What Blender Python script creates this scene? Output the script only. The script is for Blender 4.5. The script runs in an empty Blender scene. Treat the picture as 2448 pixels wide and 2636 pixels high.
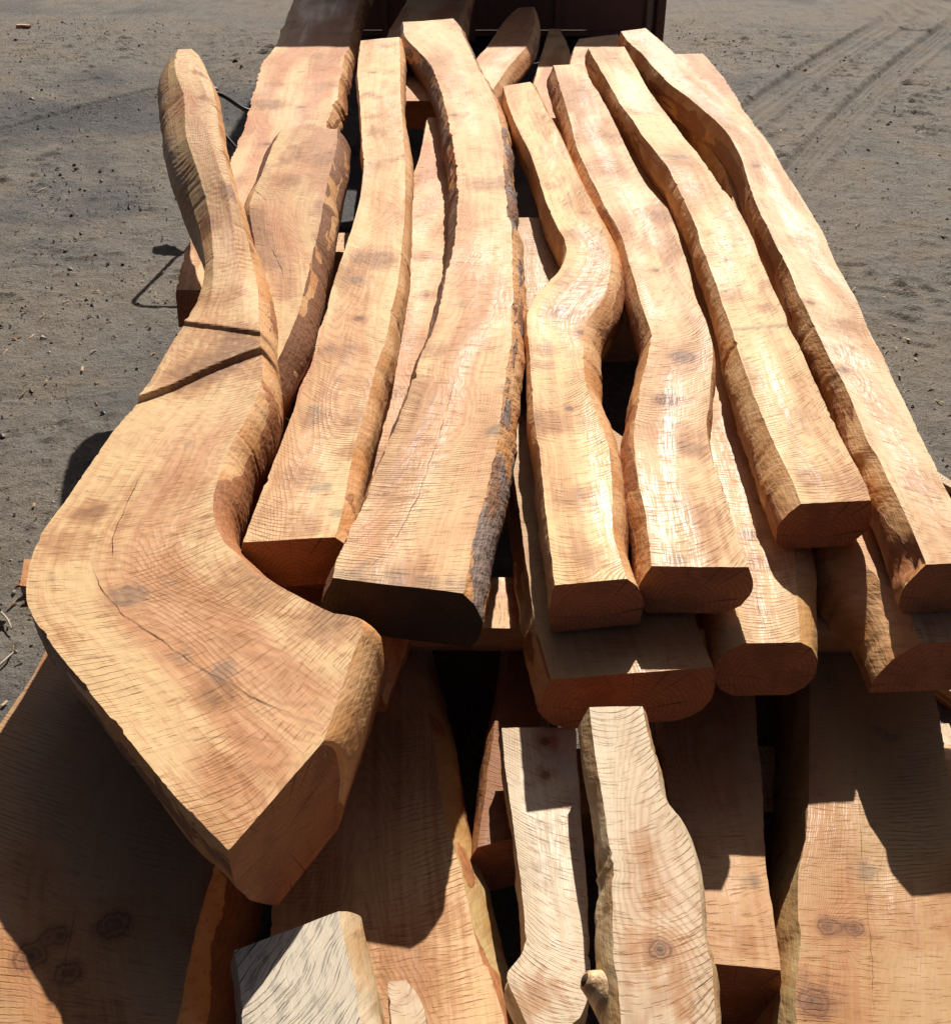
import bpy, math, random
import numpy as np
from mathutils import Vector

# ------------------------------------------------------------------ camera, sky, sun, exposure
scene = bpy.context.scene
cam_data = bpy.data.cameras.new('camera')
cam_data.sensor_fit = 'VERTICAL'
cam_data.sensor_height = 24.0
cam_data.lens = 24.0 * 2933.0 / 2636.0
cam_data.clip_start = 0.02
cam_data.clip_end = 500.0
cam = bpy.data.objects.new('camera', cam_data)
cam.location = (0, 0, 1.75)
cam.rotation_euler = (math.radians(90 - 35), 0, 0)
scene.collection.objects.link(cam)
scene.camera = cam

SUN_EL, SUN_AZ = math.radians(40.0), math.radians(10.5)      # sun behind the pile, a little to the right
world = bpy.data.worlds.new('World')
scene.world = world
world.use_nodes = True
wn = world.node_tree
sky = wn.nodes.new('ShaderNodeTexSky')
sky.sky_type = 'NISHITA'
sky.sun_disc = False
sky.sun_elevation = SUN_EL
sky.sun_rotation = SUN_AZ
sky.altitude = 50
sky.air_density = 0.25
sky.dust_density = 2.2
sky.ozone_density = 0.0
bg = wn.nodes['Background']
wn.links.new(sky.outputs[0], bg.inputs[0])
bg.inputs[1].default_value = 0.05
sun_data = bpy.data.lights.new('sun', 'SUN')
sun_data.energy = 5.0
sun_data.angle = math.radians(0.55)
sun_data.color = (1.0, 0.93, 0.835)
sun = bpy.data.objects.new('sun', sun_data)
to_sun = Vector((math.sin(SUN_AZ) * math.cos(SUN_EL), math.cos(SUN_AZ) * math.cos(SUN_EL), math.sin(SUN_EL)))
sun.rotation_euler = (-to_sun).to_track_quat('-Z', 'Y').to_euler()
sun.location = to_sun * 20
scene.collection.objects.link(sun)
vs = scene.view_settings
vs.view_transform = 'Standard'
vs.look = 'None'
vs.exposure = 0.44
vs.gamma = 1.0
vs.use_curve_mapping = False
scene.cycles.use_adaptive_sampling = True
scene.cycles.adaptive_threshold = 0.02
scene.cycles.max_bounces = 6
scene.cycles.diffuse_bounces = 4
scene.cycles.caustics_reflective = False
scene.cycles.caustics_refractive = False

# ------------------------------------------------------------------ helpers
COL = scene.collection
RND = np.random.RandomState(7)
PERM = RND.permutation(256)
PERM = np.concatenate([PERM, PERM, PERM]).astype(np.int64)
GRAD = RND.normal(size=(256, 3))
GRAD /= np.linalg.norm(GRAD, axis=1)[:, None]


def perlin(x, y, z=0.0):
    x, y, z = np.broadcast_arrays(np.asarray(x, float), np.asarray(y, float), np.asarray(z, float))
    xi, yi, zi = np.floor(x).astype(np.int64), np.floor(y).astype(np.int64), np.floor(z).astype(np.int64)
    fx, fy, fz = x - xi, y - yi, z - zi
    u, v, w = [t * t * t * (t * (t * 6 - 15) + 10) for t in (fx, fy, fz)]
    res = 0
    for i in (0, 1):
        for j in (0, 1):
            for k in (0, 1):
                h = PERM[(PERM[(PERM[(xi + i) & 255] + yi + j) & 255] + zi + k) & 255]
                g = GRAD[h]
                d = g[..., 0] * (fx - i) + g[..., 1] * (fy - j) + g[..., 2] * (fz - k)
                res = res + d * (u if i else 1 - u) * (v if j else 1 - v) * (w if k else 1 - w)
    return res * 1.5


def fbm(x, y, z=0.0, octaves=4):
    s, a = 0, 1.0
    for o in range(octaves):
        s = s + a * perlin(np.asarray(x) * 2 ** o + 17.3 * o, np.asarray(y) * 2 ** o - 9.1 * o, np.asarray(z) * 2 ** o)
        a *= 0.5
    return s


def mesh_obj(name, verts, faces, mat, parent=None, uvs=None, uvs2=None, smooth=True, attrs=None):
    """one mesh object; faces: int array (n,4)/(n,3) or list of lists; uvs: per-vertex arrays"""
    me = bpy.data.meshes.new(name)
    verts = np.asarray(verts, dtype=np.float32)
    if isinstance(faces, np.ndarray):
        n, k = faces.shape
        me.vertices.add(len(verts))
        me.vertices.foreach_set('co', verts.ravel())
        me.loops.add(n * k)
        me.loops.foreach_set('vertex_index', faces.astype(np.int32).ravel())
        me.polygons.add(n)
        me.polygons.foreach_set('loop_start', np.arange(0, n * k, k, dtype=np.int32))
        me.update(calc_edges=True)
    else:
        me.from_pydata([tuple(v) for v in verts.tolist()], [], faces)
        me.update()
    li = np.zeros(len(me.loops), dtype=np.int32)
    me.loops.foreach_get('vertex_index', li)
    for nm, uv in (('grain', uvs), ('norm', uvs2)):
        if uv is not None:
            lay = me.uv_layers.new(name=nm)
            lay.data.foreach_set('uv', np.asarray(uv, dtype=np.float32)[li].ravel())
    me.polygons.foreach_set('use_smooth', np.full(len(me.polygons), smooth, dtype=bool))
    for nm, dat in (attrs or {}).items():
        at = me.attributes.new(nm, 'FLOAT_COLOR', 'POINT')
        at.data.foreach_set('color', np.asarray(dat, dtype=np.float32).ravel())
    me.materials.append(mat)
    o = bpy.data.objects.new(name, me)
    COL.objects.link(o)
    if parent is not None:
        o.parent = parent
    return o


def thing(name, label, cat, loc=(0, 0, 0), group=None):
    o = bpy.data.objects.new(name, None)
    o.empty_display_size = 0.1
    o.location = loc
    COL.objects.link(o)
    o['label'] = label
    o['category'] = cat
    if group:
        o['group'] = group
    return o


# ------------------------------------------------------------------ node helpers
class NT:
    def __init__(self, name):
        self.m = bpy.data.materials.new(name)
        self.m.use_nodes = True
        self.t = self.m.node_tree
        self.b = self.t.nodes['Principled BSDF']

    def n(self, typ, **kw):
        nd = self.t.nodes.new(typ)
        for k, v in kw.items():
            setattr(nd, k, v)
        return nd

    def put(self, sock, val):
        if isinstance(val, bpy.types.NodeSocket):
            self.t.links.new(val, sock)
        else:
            sock.default_value = val

    def math(self, op, a, b=0.0, c=0.0, clamp=False):
        nd = self.n('ShaderNodeMath', operation=op, use_clamp=clamp)
        for i, v in enumerate((a, b, c)):
            self.put(nd.inputs[i], v)
        return nd.outputs[0]

    def xyz(self, x, y, z=0.0):
        nd = self.n('ShaderNodeCombineXYZ')
        for i, v in enumerate((x, y, z)):
            self.put(nd.inputs[i], v)
        return nd.outputs[0]

    def noise(self, vec, scale=1.0, detail=3.0, rough=0.55, dist=0.0):
        nd = self.n('ShaderNodeTexNoise', noise_dimensions='2D')
        self.put(nd.inputs['Vector'], vec)
        nd.inputs['Scale'].default_value = scale
        nd.inputs['Detail'].default_value = detail
        nd.inputs['Roughness'].default_value = rough
        nd.inputs['Distortion'].default_value = dist
        return nd.outputs[0]

    def voro(self, vec, scale=1.0, out=0, rand=1.0):
        nd = self.n('ShaderNodeTexVoronoi')
        self.put(nd.inputs['Vector'], vec)
        nd.inputs['Scale'].default_value = scale
        nd.inputs['Randomness'].default_value = rand
        return nd.outputs[out]

    def step(self, v, lo, hi, a=0.0, b=1.0):
        nd = self.n('ShaderNodeMapRange', interpolation_type='SMOOTHSTEP')
        self.put(nd.inputs[0], v)
        for i, q in zip((1, 2, 3, 4), (lo, hi, a, b)):
            self.put(nd.inputs[i], q)
        return nd.outputs[0]

    def mix(self, f, a, b, blend='MIX'):
        nd = self.n('ShaderNodeMix', data_type='RGBA', blend_type=blend)
        self.put(nd.inputs[0], f)
        for i, v in ((6, a), (7, b)):
            if isinstance(v, tuple) and len(v) == 3:
                v = v + (1.0,)
            self.put(nd.inputs[i], v)
        return nd.outputs[2]

    def uv(self, name):
        nd = self.n('ShaderNodeUVMap', uv_map=name)
        s = self.n('ShaderNodeSeparateXYZ')
        self.t.links.new(nd.outputs[0], s.inputs[0])
        return s.outputs[0], s.outputs[1]

    def bump(self, h, strength, dist, prev=None):
        nd = self.n('ShaderNodeBump')
        nd.inputs['Strength'].default_value = strength
        nd.inputs['Distance'].default_value = dist
        self.put(nd.inputs['Height'], h)
        if prev is not None:
            self.t.links.new(prev, nd.inputs['Normal'])
        return nd.outputs[0]

    def finish(self, col, rough, normal=None, spec=0.5):
        self.put(self.b.inputs['Base Color'], col)
        self.put(self.b.inputs['Roughness'], rough)
        self.put(self.b.inputs['Specular IOR Level'], spec)
        if normal is not None:
            self.t.links.new(normal, self.b.inputs['Normal'])
        return self.m


# ------------------------------------------------------------------ wood materials
# The sawn faces carry two point attributes: mask = (heartwood, brown stain, grey stain, polish)
# and lines = (growth-ring phase, saw-mark cycles, knot distance / radius, distance to a drying crack)
def attr(k, name):
    nd = k.n('ShaderNodeAttribute', attribute_name=name)
    s = k.n('ShaderNodeSeparateColor')
    k.t.links.new(nd.outputs['Color'], s.inputs[0])
    return s.outputs[0], s.outputs[1], s.outputs[2], nd.outputs['Alpha']


def sawn_wood(seed, sap=(0.69, 0.44, 0.225), heart=(0.53, 0.225, 0.095), saw=1.0, grey=0.0, gloss=1.0, pitch=0.009, **unused):
    k = NT('sawn_wood')
    u, v = k.uv('grain')
    off = seed * 3.71
    hm, stn, gst, pol = attr(k, 'mask')
    phase, sawc, knot, sawm = attr(k, 'lines')
    us, vs_ = k.math('ADD', u, off), k.math('ADD', v, off * 1.7)
    n_a = k.noise(k.xyz(k.math('MULTIPLY', us, 70.0), k.math('MULTIPLY', vs_, 26.0), off), 1.0, 2.0)      # 1.5 - 4 cm
    fib = k.noise(k.xyz(k.math('MULTIPLY', us, 430.0), k.math('MULTIPLY', vs_, 22.0), off), 1.0, 2.0)     # fibres
    spk = k.noise(k.xyz(k.math('MULTIPLY', us, 22.0), k.math('MULTIPLY', sawc, 300.0 * pitch), off), 1.0, 3.0, 0.65)   # torn saw lines
    strk = k.noise(k.xyz(k.math('MULTIPLY', us, 75.0), k.math('MULTIPLY', vs_, 1.8), off + 5), 1.0, 3.0, 0.6)   # long streaks
    hmix = k.math('MULTIPLY_ADD', n_a, 0.14, k.math('SUBTRACT', hm, 0.07))
    col = k.mix(k.math('MULTIPLY_ADD', k.math('SUBTRACT', strk, 0.5), 1.3, hmix, clamp=True), sap, heart)
    ph = k.math('MULTIPLY_ADD', n_a, 3.0, phase)
    ring = k.math('POWER', k.math('MULTIPLY_ADD', k.math('SINE', ph), 0.5, 0.5), 2.5)
    rr = k.math('MULTIPLY', ring, k.math('MULTIPLY_ADD', hm, 0.75, 0.15))
    col = k.mix(k.math('MULTIPLY', rr, 0.40), col, (0.29, 0.115, 0.04))
    col = k.mix(k.step(fib, 0.45, 0.80, 0.0, 0.15), col, (0.27, 0.12, 0.045))
    # saw marks: thin dark broken lines plus a shallow ripple
    sw = k.math('MULTIPLY_ADD', k.math('SINE', k.math('MULTIPLY_ADD', n_a, 2.4, k.math('MULTIPLY', sawc, 6.28318))), 0.5, 0.5)
    sm = k.math('MULTIPLY', k.step(spk, 0.30, 0.55), sawm)
    line = k.math('MULTIPLY', k.step(sw, 1.0 - 0.22 * (0.008 / max(pitch, 0.008)) ** 2, 1.0), sm)
    col = k.mix(k.math('MULTIPLY', line, 0.66 * saw, clamp=True), col, (0.17, 0.075, 0.028))
    dot = k.step(spk, 0.60, 0.74)
    col = k.mix(k.math('MULTIPLY', k.math('MULTIPLY', dot, k.math('MULTIPLY_ADD', sawm, 0.75, 0.25)), 0.34), col, (0.20, 0.085, 0.03))
    # stains
    sn = k.math('MULTIPLY_ADD', k.math('SUBTRACT', n_a, 0.5), 0.30, k.math('MULTIPLY_ADD', k.math('SUBTRACT', strk, 0.5), 0.8, stn))
    sn = k.math('MULTIPLY_ADD', k.math('SUBTRACT', spk, 0.5), 1.0, sn)
    st = k.step(sn, 0.04, 0.62)
    col = k.mix(k.math('MULTIPLY', st, 0.74), col, (0.37, 0.16, 0.055))
    col = k.mix(k.math('MULTIPLY', k.step(sn, 0.50, 1.10), 0.60), col, (0.14, 0.058, 0.02))
    gt = k.step(k.math('MULTIPLY_ADD', k.math('SUBTRACT', spk, 0.5), 0.8, k.math('MULTIPLY_ADD', k.math('SUBTRACT', n_a, 0.5), 0.9, gst)), 0.15, 1.05)
    col = k.mix(k.math('MULTIPLY', gt, 0.55), col, (0.125, 0.095, 0.068))
    # knots: dark core, ringed rim
    kn = k.math('MULTIPLY_ADD', k.math('SUBTRACT', n_a, 0.5), 0.5, knot)
    kr = k.math('MULTIPLY_ADD', k.math('SINE', k.math('MULTIPLY', kn, 17.0)), 0.25, 0.75)
    col = k.mix(k.math('MULTIPLY', k.step(kn, 1.4, 0.8), kr), col, (0.165, 0.062, 0.022))
    col = k.mix(k.step(kn, 0.42, 0.2, 0.0, 0.75), col, (0.07, 0.032, 0.018))
    if grey > 0:
        gm = k.step(k.math('ADD', gst, n_a), 0.3, 0.62, grey * 0.72, grey)
        col = k.mix(gm, col, (0.42, 0.385, 0.32))
        col = k.mix(k.math('MULTIPLY', k.step(k.math('MULTIPLY_ADD', spk, 0.6, k.math('MULTIPLY', n_a, 0.5)), 0.56, 0.66), grey * 0.8), col, (0.10, 0.098, 0.09))
        col = k.mix(k.math('MULTIPLY', line, 0.8), col, (0.06, 0.05, 0.04))
    pol = k.math('MULTIPLY', pol, k.step(k.math('MULTIPLY_ADD', fib, 0.5, k.math('MULTIPLY', strk, 0.5)), 0.40, 0.56))
    ro = k.math('MULTIPLY_ADD', pol, -0.25 * gloss, k.math('MULTIPLY_ADD', spk, 0.10, 0.62))
    h1 = k.math('MULTIPLY_ADD', sw, k.math('MULTIPLY_ADD', sm, 0.10, 0.01), k.math('MULTIPLY', fib, 0.18))
    h1 = k.math('MULTIPLY_ADD', line, -0.65, h1)
    h1 = k.math('MULTIPLY_ADD', rr, 0.22, h1)
    h1 = k.math('MULTIPLY_ADD', dot, -0.55, h1)
    h1 = k.math('MULTIPLY_ADD', n_a, 0.35, h1)
    nrm = k.bump(h1, 0.85, 0.0015)
    return k.finish(col, ro, nrm, 0.32)


def edge_wood(seed, pale=(0.70, 0.415, 0.20), brown=(0.36, 0.145, 0.055), barkgrey=0.0, marks=1.0, **unused):
    """long edge; attribute mask = (bark 0..1, tone, grey bark, rot)"""
    k = NT('waney_edge')
    u, v = k.uv('grain')
    bk, tone, gb, rot = attr(k, 'mask')
    off = seed * 5.13
    us, vs_ = k.math('ADD', u, off), k.math('ADD', v, off)
    dg = k.math('MULTIPLY_ADD', u, 0.8, vs_)
    st = k.noise(k.xyz(k.math('MULTIPLY', dg, 60.0), k.math('MULTIPLY', us, 22.0), off), 1.0, 2.0)
    gr = k.noise(k.xyz(k.math('MULTIPLY', us, 130.0), k.math('MULTIPLY', vs_, 36.0), off), 1.0, 3.0, 0.6)
    col = k.mix(tone, pale, (pale[0] * 0.80, pale[1] * 0.62, pale[2] * 0.44))
    col = k.mix(k.step(st, 0.5, 0.74, 0.0, 0.34 * marks), col, (0.30, 0.12, 0.04))
    bm = k.step(k.math('MULTIPLY_ADD', k.math('SUBTRACT', gr, 0.5), 0.35, bk), 0.47, 0.53)
    rim = k.step(bk, 0.30, 0.5, 0.0, 0.4)
    col = k.mix(rim, col, (0.44, 0.20, 0.055))
    bc = k.mix(gr, tuple(c * 0.45 for c in brown), tuple(min(1, c * 1.55) for c in brown))
    if barkgrey > 0:
        bc = k.mix(k.step(k.math('MULTIPLY_ADD', gr, 0.35, gb), 0.55, 0.75, 0.0, barkgrey), bc, (0.27, 0.255, 0.24))
        bc = k.mix(k.step(gr, 0.56, 0.66, 0.0, 0.7), bc, (0.045, 0.032, 0.025))
    col = k.mix(bm, col, bc)
    col = k.mix(k.step(gr, 0.66, 0.76, 0.0, 0.5), col, (0.10, 0.045, 0.022))
    h = k.math('ADD', k.math('MULTIPLY', st, 0.7 * marks), k.math('MULTIPLY', gr, 0.9))
    h = k.math('ADD', h, k.math('MULTIPLY', bm, 0.7))
    nrm = k.bump(h, 0.8, 0.0022 + 0.004 * barkgrey)
    return k.finish(col, 0.6, nrm, 0.35)


def end_grain(seed, a=(0.40, 0.145, 0.06), b=(0.21, 0.066, 0.027), grime=0.0):
    k = NT('end_grain')
    u, v = k.uv('grain')
    off = seed * 2.3
    g = k.xyz(k.math('ADD', u, off), v, off)
    du, dv = k.math('ADD', u, 0.02 * math.sin(seed)), k.math('ADD', v, 0.05)
    r = k.math('SQRT', k.math('ADD', k.math('MULTIPLY', du, du), k.math('MULTIPLY', dv, dv)))
    n1 = k.noise(g, 14.0, 4)
    ring = k.math('MULTIPLY_ADD', k.math('SINE', k.math('MULTIPLY_ADD', n1, 26.0, k.math('MULTIPLY', r, 760.0))), 0.5, 0.5)
    col = k.mix(k.math('MULTIPLY', ring, 0.42), a, b)
    ang = k.math('ARCTAN2', du, dv)
    rad_ = k.noise(k.xyz(k.math('MULTIPLY', ang, 9.0), k.math('MULTIPLY', r, 4.0)), 1.0, 2)
    col = k.mix(k.math('MULTIPLY', k.step(rad_, 0.66, 0.72), 0.7), col, (0.04, 0.016, 0.01))
    col = k.mix(k.step(n1, 0.45, 0.7, 0.0, 0.6), col, tuple(c * 0.55 for c in a))
    kerf = k.noise(k.xyz(k.math('MULTIPLY', u, 30.0), k.math('MULTIPLY', k.math('MULTIPLY_ADD', u, 0.35, v), 420.0), off), 1.0, 2)
    col = k.mix(k.step(kerf, 0.5, 0.75, 0.0, 0.4), col, (0.11, 0.042, 0.022))
    if grime > 0:
        col = k.mix(k.step(n1, 0.25, 0.6, grime * 0.95, grime), col, (0.016, 0.012, 0.010))
    nrm = k.bump(k.math('ADD', kerf, k.math('MULTIPLY', ring, 0.4)), 0.6, 0.002)
    return k.finish(col, 0.7, nrm, 0.3)


# ------------------------------------------------------------------ the timber builder
def spline(P, n):
    """centripetal-ish Catmull-Rom through rows of P, n samples evenly along the mean line"""
    P = np.asarray(P, float)
    c = (P[:, 0:2] + P[:, 2:4]) * 0.5
    d = np.concatenate([[0], np.cumsum(np.maximum(1e-4, np.linalg.norm(np.diff(c, axis=0), axis=1)))])
    t = np.linspace(0, d[-1], n)
    i = np.clip(np.searchsorted(d, t, side='right') - 1, 0, len(d) - 2)
    m = np.zeros_like(P)
    for j in range(len(P)):
        a, b = max(0, j - 1), min(len(P) - 1, j + 1)
        m[j] = (P[b] - P[a]) / (d[b] - d[a])
    h = (d[i + 1] - d[i])[:, None]
    s = ((t - d[i]) / (d[i + 1] - d[i]))[:, None]
    out = ((2 * s ** 3 - 3 * s ** 2 + 1) * P[i] + (s ** 3 - 2 * s ** 2 + s) * h * m[i] + (-2 * s ** 3 + 3 * s ** 2) * P[i + 1] + (s ** 3 - s ** 2) * h * m[i + 1])
    return out, t


def profile(pts, n):
    pts = np.array([(0.0, 0.0)] + list(pts), float)
    d = np.concatenate([[0], np.cumsum(np.linalg.norm(np.diff(pts, axis=0), axis=1))])
    # dense near the arris
    q = np.concatenate([[0, 0.0025, 0.006], np.linspace(0.014, d[-1], n - 3)])
    return np.stack([np.interp(q, d, pts[:, 0]), np.interp(q, d, pts[:, 1])], 1)


def grid_faces(nr, nc, off=0, flip=False):
    r, c = np.meshgrid(np.arange(nr - 1), np.arange(nc - 1), indexing='ij')
    a = (r * nc + c).ravel() + off
    q = np.stack([a, a + 1, a + nc + 1, a + nc], 1)
    return q[:, ::-1] if flip else q


FIBRE_MAT = NT('torn_fibre').finish((0.62, 0.45, 0.25, 1.0), 0.6, None, 0.3)


def torn_fibres(root, inv, edges, seed, count):
    """loose slivers left standing along the sawn arrises"""
    r = np.random.RandomState(int(seed * 10) + 5)
    V, Fc = [], []
    for _ in range(count):
        e, outd = edges[r.randint(2)]
        i = r.randint(3, len(e) - 4)
        b = e[i] + np.array([0, 0, -0.004 - 0.03 * r.rand() ** 2])
        tg = e[i + 2] - e[i - 2]
        tg = tg / np.linalg.norm(tg) * r.choice([-1, 1])
        L = 0.010 + 0.022 * r.rand() ** 2
        out = np.append(outd[i], 0.0)
        w = 0.0005 + 0.0008 * r.rand()
        up = r.uniform(-0.1, 0.5)
        pts = [b - out * 0.002, b + (tg * 0.55 + out * 0.35) * L * 0.5 + np.array([0, 0, up * L * 0.25]), b + (tg * 0.8 + out * r.uniform(0.3, 0.9)) * L + np.array([0, 0, up * L * 0.6])]
        k = len(V)
        for q, ww in zip(pts, (w, w * 0.8, w * 0.15)):
            V += [q + np.array([0, 0, ww]), q - np.array([0, 0, ww]) + out * ww]
        Fc += [[k, k + 2, k + 3, k + 1], [k + 2, k + 4, k + 5, k + 3]]
    o = mesh_obj('torn_fibres', np.array(V) - inv, np.array(Fc), FIBRE_MAT, root)
    o['kind'] = 'stuff'


CRACK_MAT = NT('crack_gap').finish((0.055, 0.022, 0.012, 1.0), 0.9, None, 0.1)


def drying_crack(root, inv, topv, pts, rad, seed):
    """a thin open check running over the sawn face"""
    P_ = np.array(pts, float)
    d = np.concatenate([[0], np.cumsum(np.linalg.norm(np.diff(P_, axis=0), axis=1))])
    t = np.linspace(0, d[-1], max(6, int(d[-1] / 0.004)))
    q = np.stack([np.interp(t, d, P_[:, 0]), np.interp(t, d, P_[:, 1])], 1)
    for _ in range(6):                                   # soften the corners
        q[1:-1] = 0.25 * q[:-2] + 0.5 * q[1:-1] + 0.25 * q[2:]
    tg = np.gradient(q, axis=0)
    tg /= np.linalg.norm(tg, axis=1)[:, None]
    nn = np.stack([-tg[:, 1], tg[:, 0]], 1)
    q = q + nn * (0.0025 * fbm(t * 30, seed, 0.3, 3) + 0.0012 * perlin(t * 160, seed, 0.7))[:, None]
    wd = rad * 0.22 * np.clip(0.75 + 0.9 * fbm(t * 18, seed + 3, 0.1, 3), 0.12, 1.6) * np.clip(np.minimum(t, d[-1] - t) / (0.15 * d[-1]), 0.05, 1)
    flat = topv.reshape(-1, 3)
    z = np.array([flat[np.argmin((flat[:, 0] - a) ** 2 + (flat[:, 1] - b) ** 2), 2] for a, b in q])
    z = np.convolve(np.pad(z, 2, 'edge'), np.ones(5) / 5, 'valid') + 0.0011
    a, b = q - nn * wd[:, None], q + nn * wd[:, None]
    v = np.concatenate([np.column_stack([a, z]), np.column_stack([b, z])]) - inv
    m = len(t)
    f = np.array([(i, i + 1, m + i + 1, m + i) for i in range(m - 1)])
    mesh_obj('drying_crack', v, f[:, ::-1], CRACK_MAT, root)


def timber(name, label, rows, th, lp, rp, seed, mats, group=None, cat='timber', near=0.0, far=0.0, zfun=None, parent=None, rough_edge=0.0018, facets=0.0, crown=0.0, res=0.0085, ntop=22, part='sawn_face', ends=(True, True), edge_noise=1.0, end_label=None, edge_labels=None, flat=False, marks=(), look=None, looks=None, far_profile=None, rot=(), clean=(), fibres=0):
    """rows: (xl, yl, xr, yr, ztop) stations from the far end to the near end, metres.
    lp / rp: (outset, depth) points of the left and right long edge below the top arris."""
    rows = [tuple(r) for r in rows]
    for amt, i, j in ((far, 0, 1), (near, -1, -2)):
        if amt:
            a, b = np.array(rows[i]), np.array(rows[j])
            d = (a - b)
            dc = np.array([(d[0] + d[2]) / 2, (d[1] + d[3]) / 2])
            dc = dc / np.linalg.norm(dc) * amt
            e = a + np.array([dc[0], dc[1], dc[0], dc[1], 0])
            rows = [tuple(e)] + rows if i == 0 else rows + [tuple(e)]
    P0 = np.asarray(rows, float)
    c0 = (P0[:, 0:2] + P0[:, 2:4]) * 0.5
    L = np.linalg.norm(np.diff(c0, axis=0), axis=1).sum()
    n = max(8, int(L / res))
    P, v = spline(P0, n)
    Lp, Rp, zt = P[:, 0:2], P[:, 2:4], P[:, 4]
    wd = Rp - Lp
    w = np.linalg.norm(wd, axis=1)
    dirn = wd / w[:, None]
    fade = np.clip(np.minimum(v, v[-1] - v) / 0.03, 0, 1)
    # ragged arrises
    eL = rough_edge * fbm(v * 9, seed * 3.1, 0.5, 4) + 0.5 * rough_edge * perlin(v * 90, seed, 1.5)
    eR = rough_edge * fbm(v * 9, seed * 3.1 + 40, 0.5, 4) + 0.5 * rough_edge * perlin(v * 90, seed + 11, 1.5)
    # chipped spots along the arrises
    eL = eL - 0.010 * np.clip(fbm(v * 26, seed * 2.7, 3.3, 3) - 0.42, 0, 1)
    eR = eR - 0.010 * np.clip(fbm(v * 26, seed * 2.7 + 60, 3.3, 3) - 0.42, 0, 1)
    Lp = Lp - dirn * eL[:, None]
    Rp = Rp + dirn * eR[:, None]
    look = dict(dict(pitch=0.009, slant=0.0, arc=1.5, stain=0.5, rings=1.0), **(look or {}))
    # top face
    tu = np.linspace(0, 1, ntop)
    tu = tu - 0.08 * np.sin(2 * np.pi * tu) / (2 * np.pi) * 2
    top = Lp[:, None, :] * (1 - tu)[None, :, None] + Rp[:, None, :] * tu[None, :, None]
    U = tu[None, :] * w[:, None]
    V = np.repeat(v[:, None], ntop, 1)
    Z = np.repeat(zt[:, None], ntop, 1)
    Z = Z + 0.0022 * fbm(U * 6 + seed * 5, V * 6, seed, 3) + 0.0007 * perlin(U * 60, V * 60 + seed, 3.0)
    Z = Z - crown * (2 * tu[None, :] - 1) ** 2
    if zfun is not None:
        Z = Z + zfun(tu[None, :] + 0 * V, V, v[-1])
    topv = np.concatenate([top, Z[:, :, None]], 2)
    ns = 13
    uv_t = np.stack([U, V], 2)
    uv_t2 = np.stack([np.repeat(tu[None, :], n, 0), V], 2)
    sides = []
    side_masks = []
    looks = looks or ({}, {})
    for sgn, pr, col, sd in ((-1, lp, 0, seed + 0.3), (1, rp, -1, seed + 7.7)):
        q = profile(pr, ns)
        base = topv[:, col, :]
        o = np.repeat(q[None, :, 0], n, 0)
        dep = np.repeat(q[None, :, 1], n, 0)
        if far_profile is not None:
            fl, fr, v0, v1 = far_profile
            q2 = profile(fl if sgn < 0 else fr, ns)
            t_ = np.clip((v - v0) / (v1 - v0), 0, 1)
            t_ = (t_ * t_ * (3 - 2 * t_))[:, None]
            o = q2[None, :, 0] * (1 - t_) + o * t_
            dep = q2[None, :, 1] * (1 - t_) + dep * t_
        dd = dep / th
        arr = np.linspace(0, 1, ns)[None, :]
        vv = np.repeat(v[:, None], ns, 1)
        amp = np.clip(dep / 0.02, 0, 1)
        nz = 0.0055 * fbm(vv * 4, dd * 1.2 + sd, sd, 3) + 0.0016 * fbm(vv * 20, dd * 3, sd + 3, 2) + 0.0006 * perlin(vv * 70, dd * 9, sd)
        if facets > 0:
            fz = fbm(vv * 7 + dd * 2, dd * 1.5, sd + 9, 2)
            nz = nz + facets * (np.abs(((fz * 3) % 1.0) - 0.5) - 0.25)
        o = o + amp * nz * edge_noise
        scale_w = np.clip(w / 0.12, 0.35, 1)[:, None]
        o = np.where(o < 0, np.maximum(o, -0.42 * w[:, None]), o * scale_w)
        xy = base[:, None, 0:2] + sgn * dirn[:, None, :] * o[:, :, None]
        zz = base[:, None, 2] - dep
        lk = dict(dict(bark=0.4), **looks[0 if sgn < 0 else 1])
        f1 = fbm(vv * 4.0 + 1.5 * fbm(vv * 3, dd * 2, sd + 2, 2), dd * 1.3, sd + 5, 4)
        bark = 0.5 + (0.75 * f1 + 0.75 * (dd - 0.45) + (lk['bark'] - 0.45) * 1.4) * 2.2
        tone = np.clip(0.5 + 0.9 * fbm(vv * 9, dd * 1.5, sd + 8, 3), 0, 1)
        gb = 0.4 + 0.8 * fbm(vv * 5, dd * 2, sd + 12, 4)
        for rx, ry, rz, rr_ in clean:
            bark = bark - 1.8 * np.exp(-((xy[:, :, 0] - rx) ** 2 + (xy[:, :, 1] - ry) ** 2 + (zz - rz) ** 2) / rr_ ** 2)
        for rx, ry, rz, rr_ in rot:
            g_ = np.exp(-((xy[:, :, 0] - rx) ** 2 + (xy[:, :, 1] - ry) ** 2 + (zz - rz) ** 2) / rr_ ** 2)
            bark = bark + 2.2 * g_ * (1 + perlin(vv * 60, dd * 9, sd))
            cave = np.clip(g_ * 1.6 - 0.5, 0, 1) * (0.012 + 0.014 * perlin(vv * 55, dd * 8, sd + 1))
            xy = xy - sgn * dirn[:, None, :] * cave[:, :, None]
        side_masks.append(np.stack([np.clip(bark, 0, 1), tone, np.clip(gb, 0, 1), 0 * tone], 2))
        sides.append(np.concatenate([xy, zz[:, :, None]], 2))
    left, right = sides
    # underside between the two lower arrises
    nb = 6
    bu = np.linspace(0, 1, nb)[None, :, None]
    bot = left[:, -1:, :] * (1 - bu) + right[:, -1:, :] * bu
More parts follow.
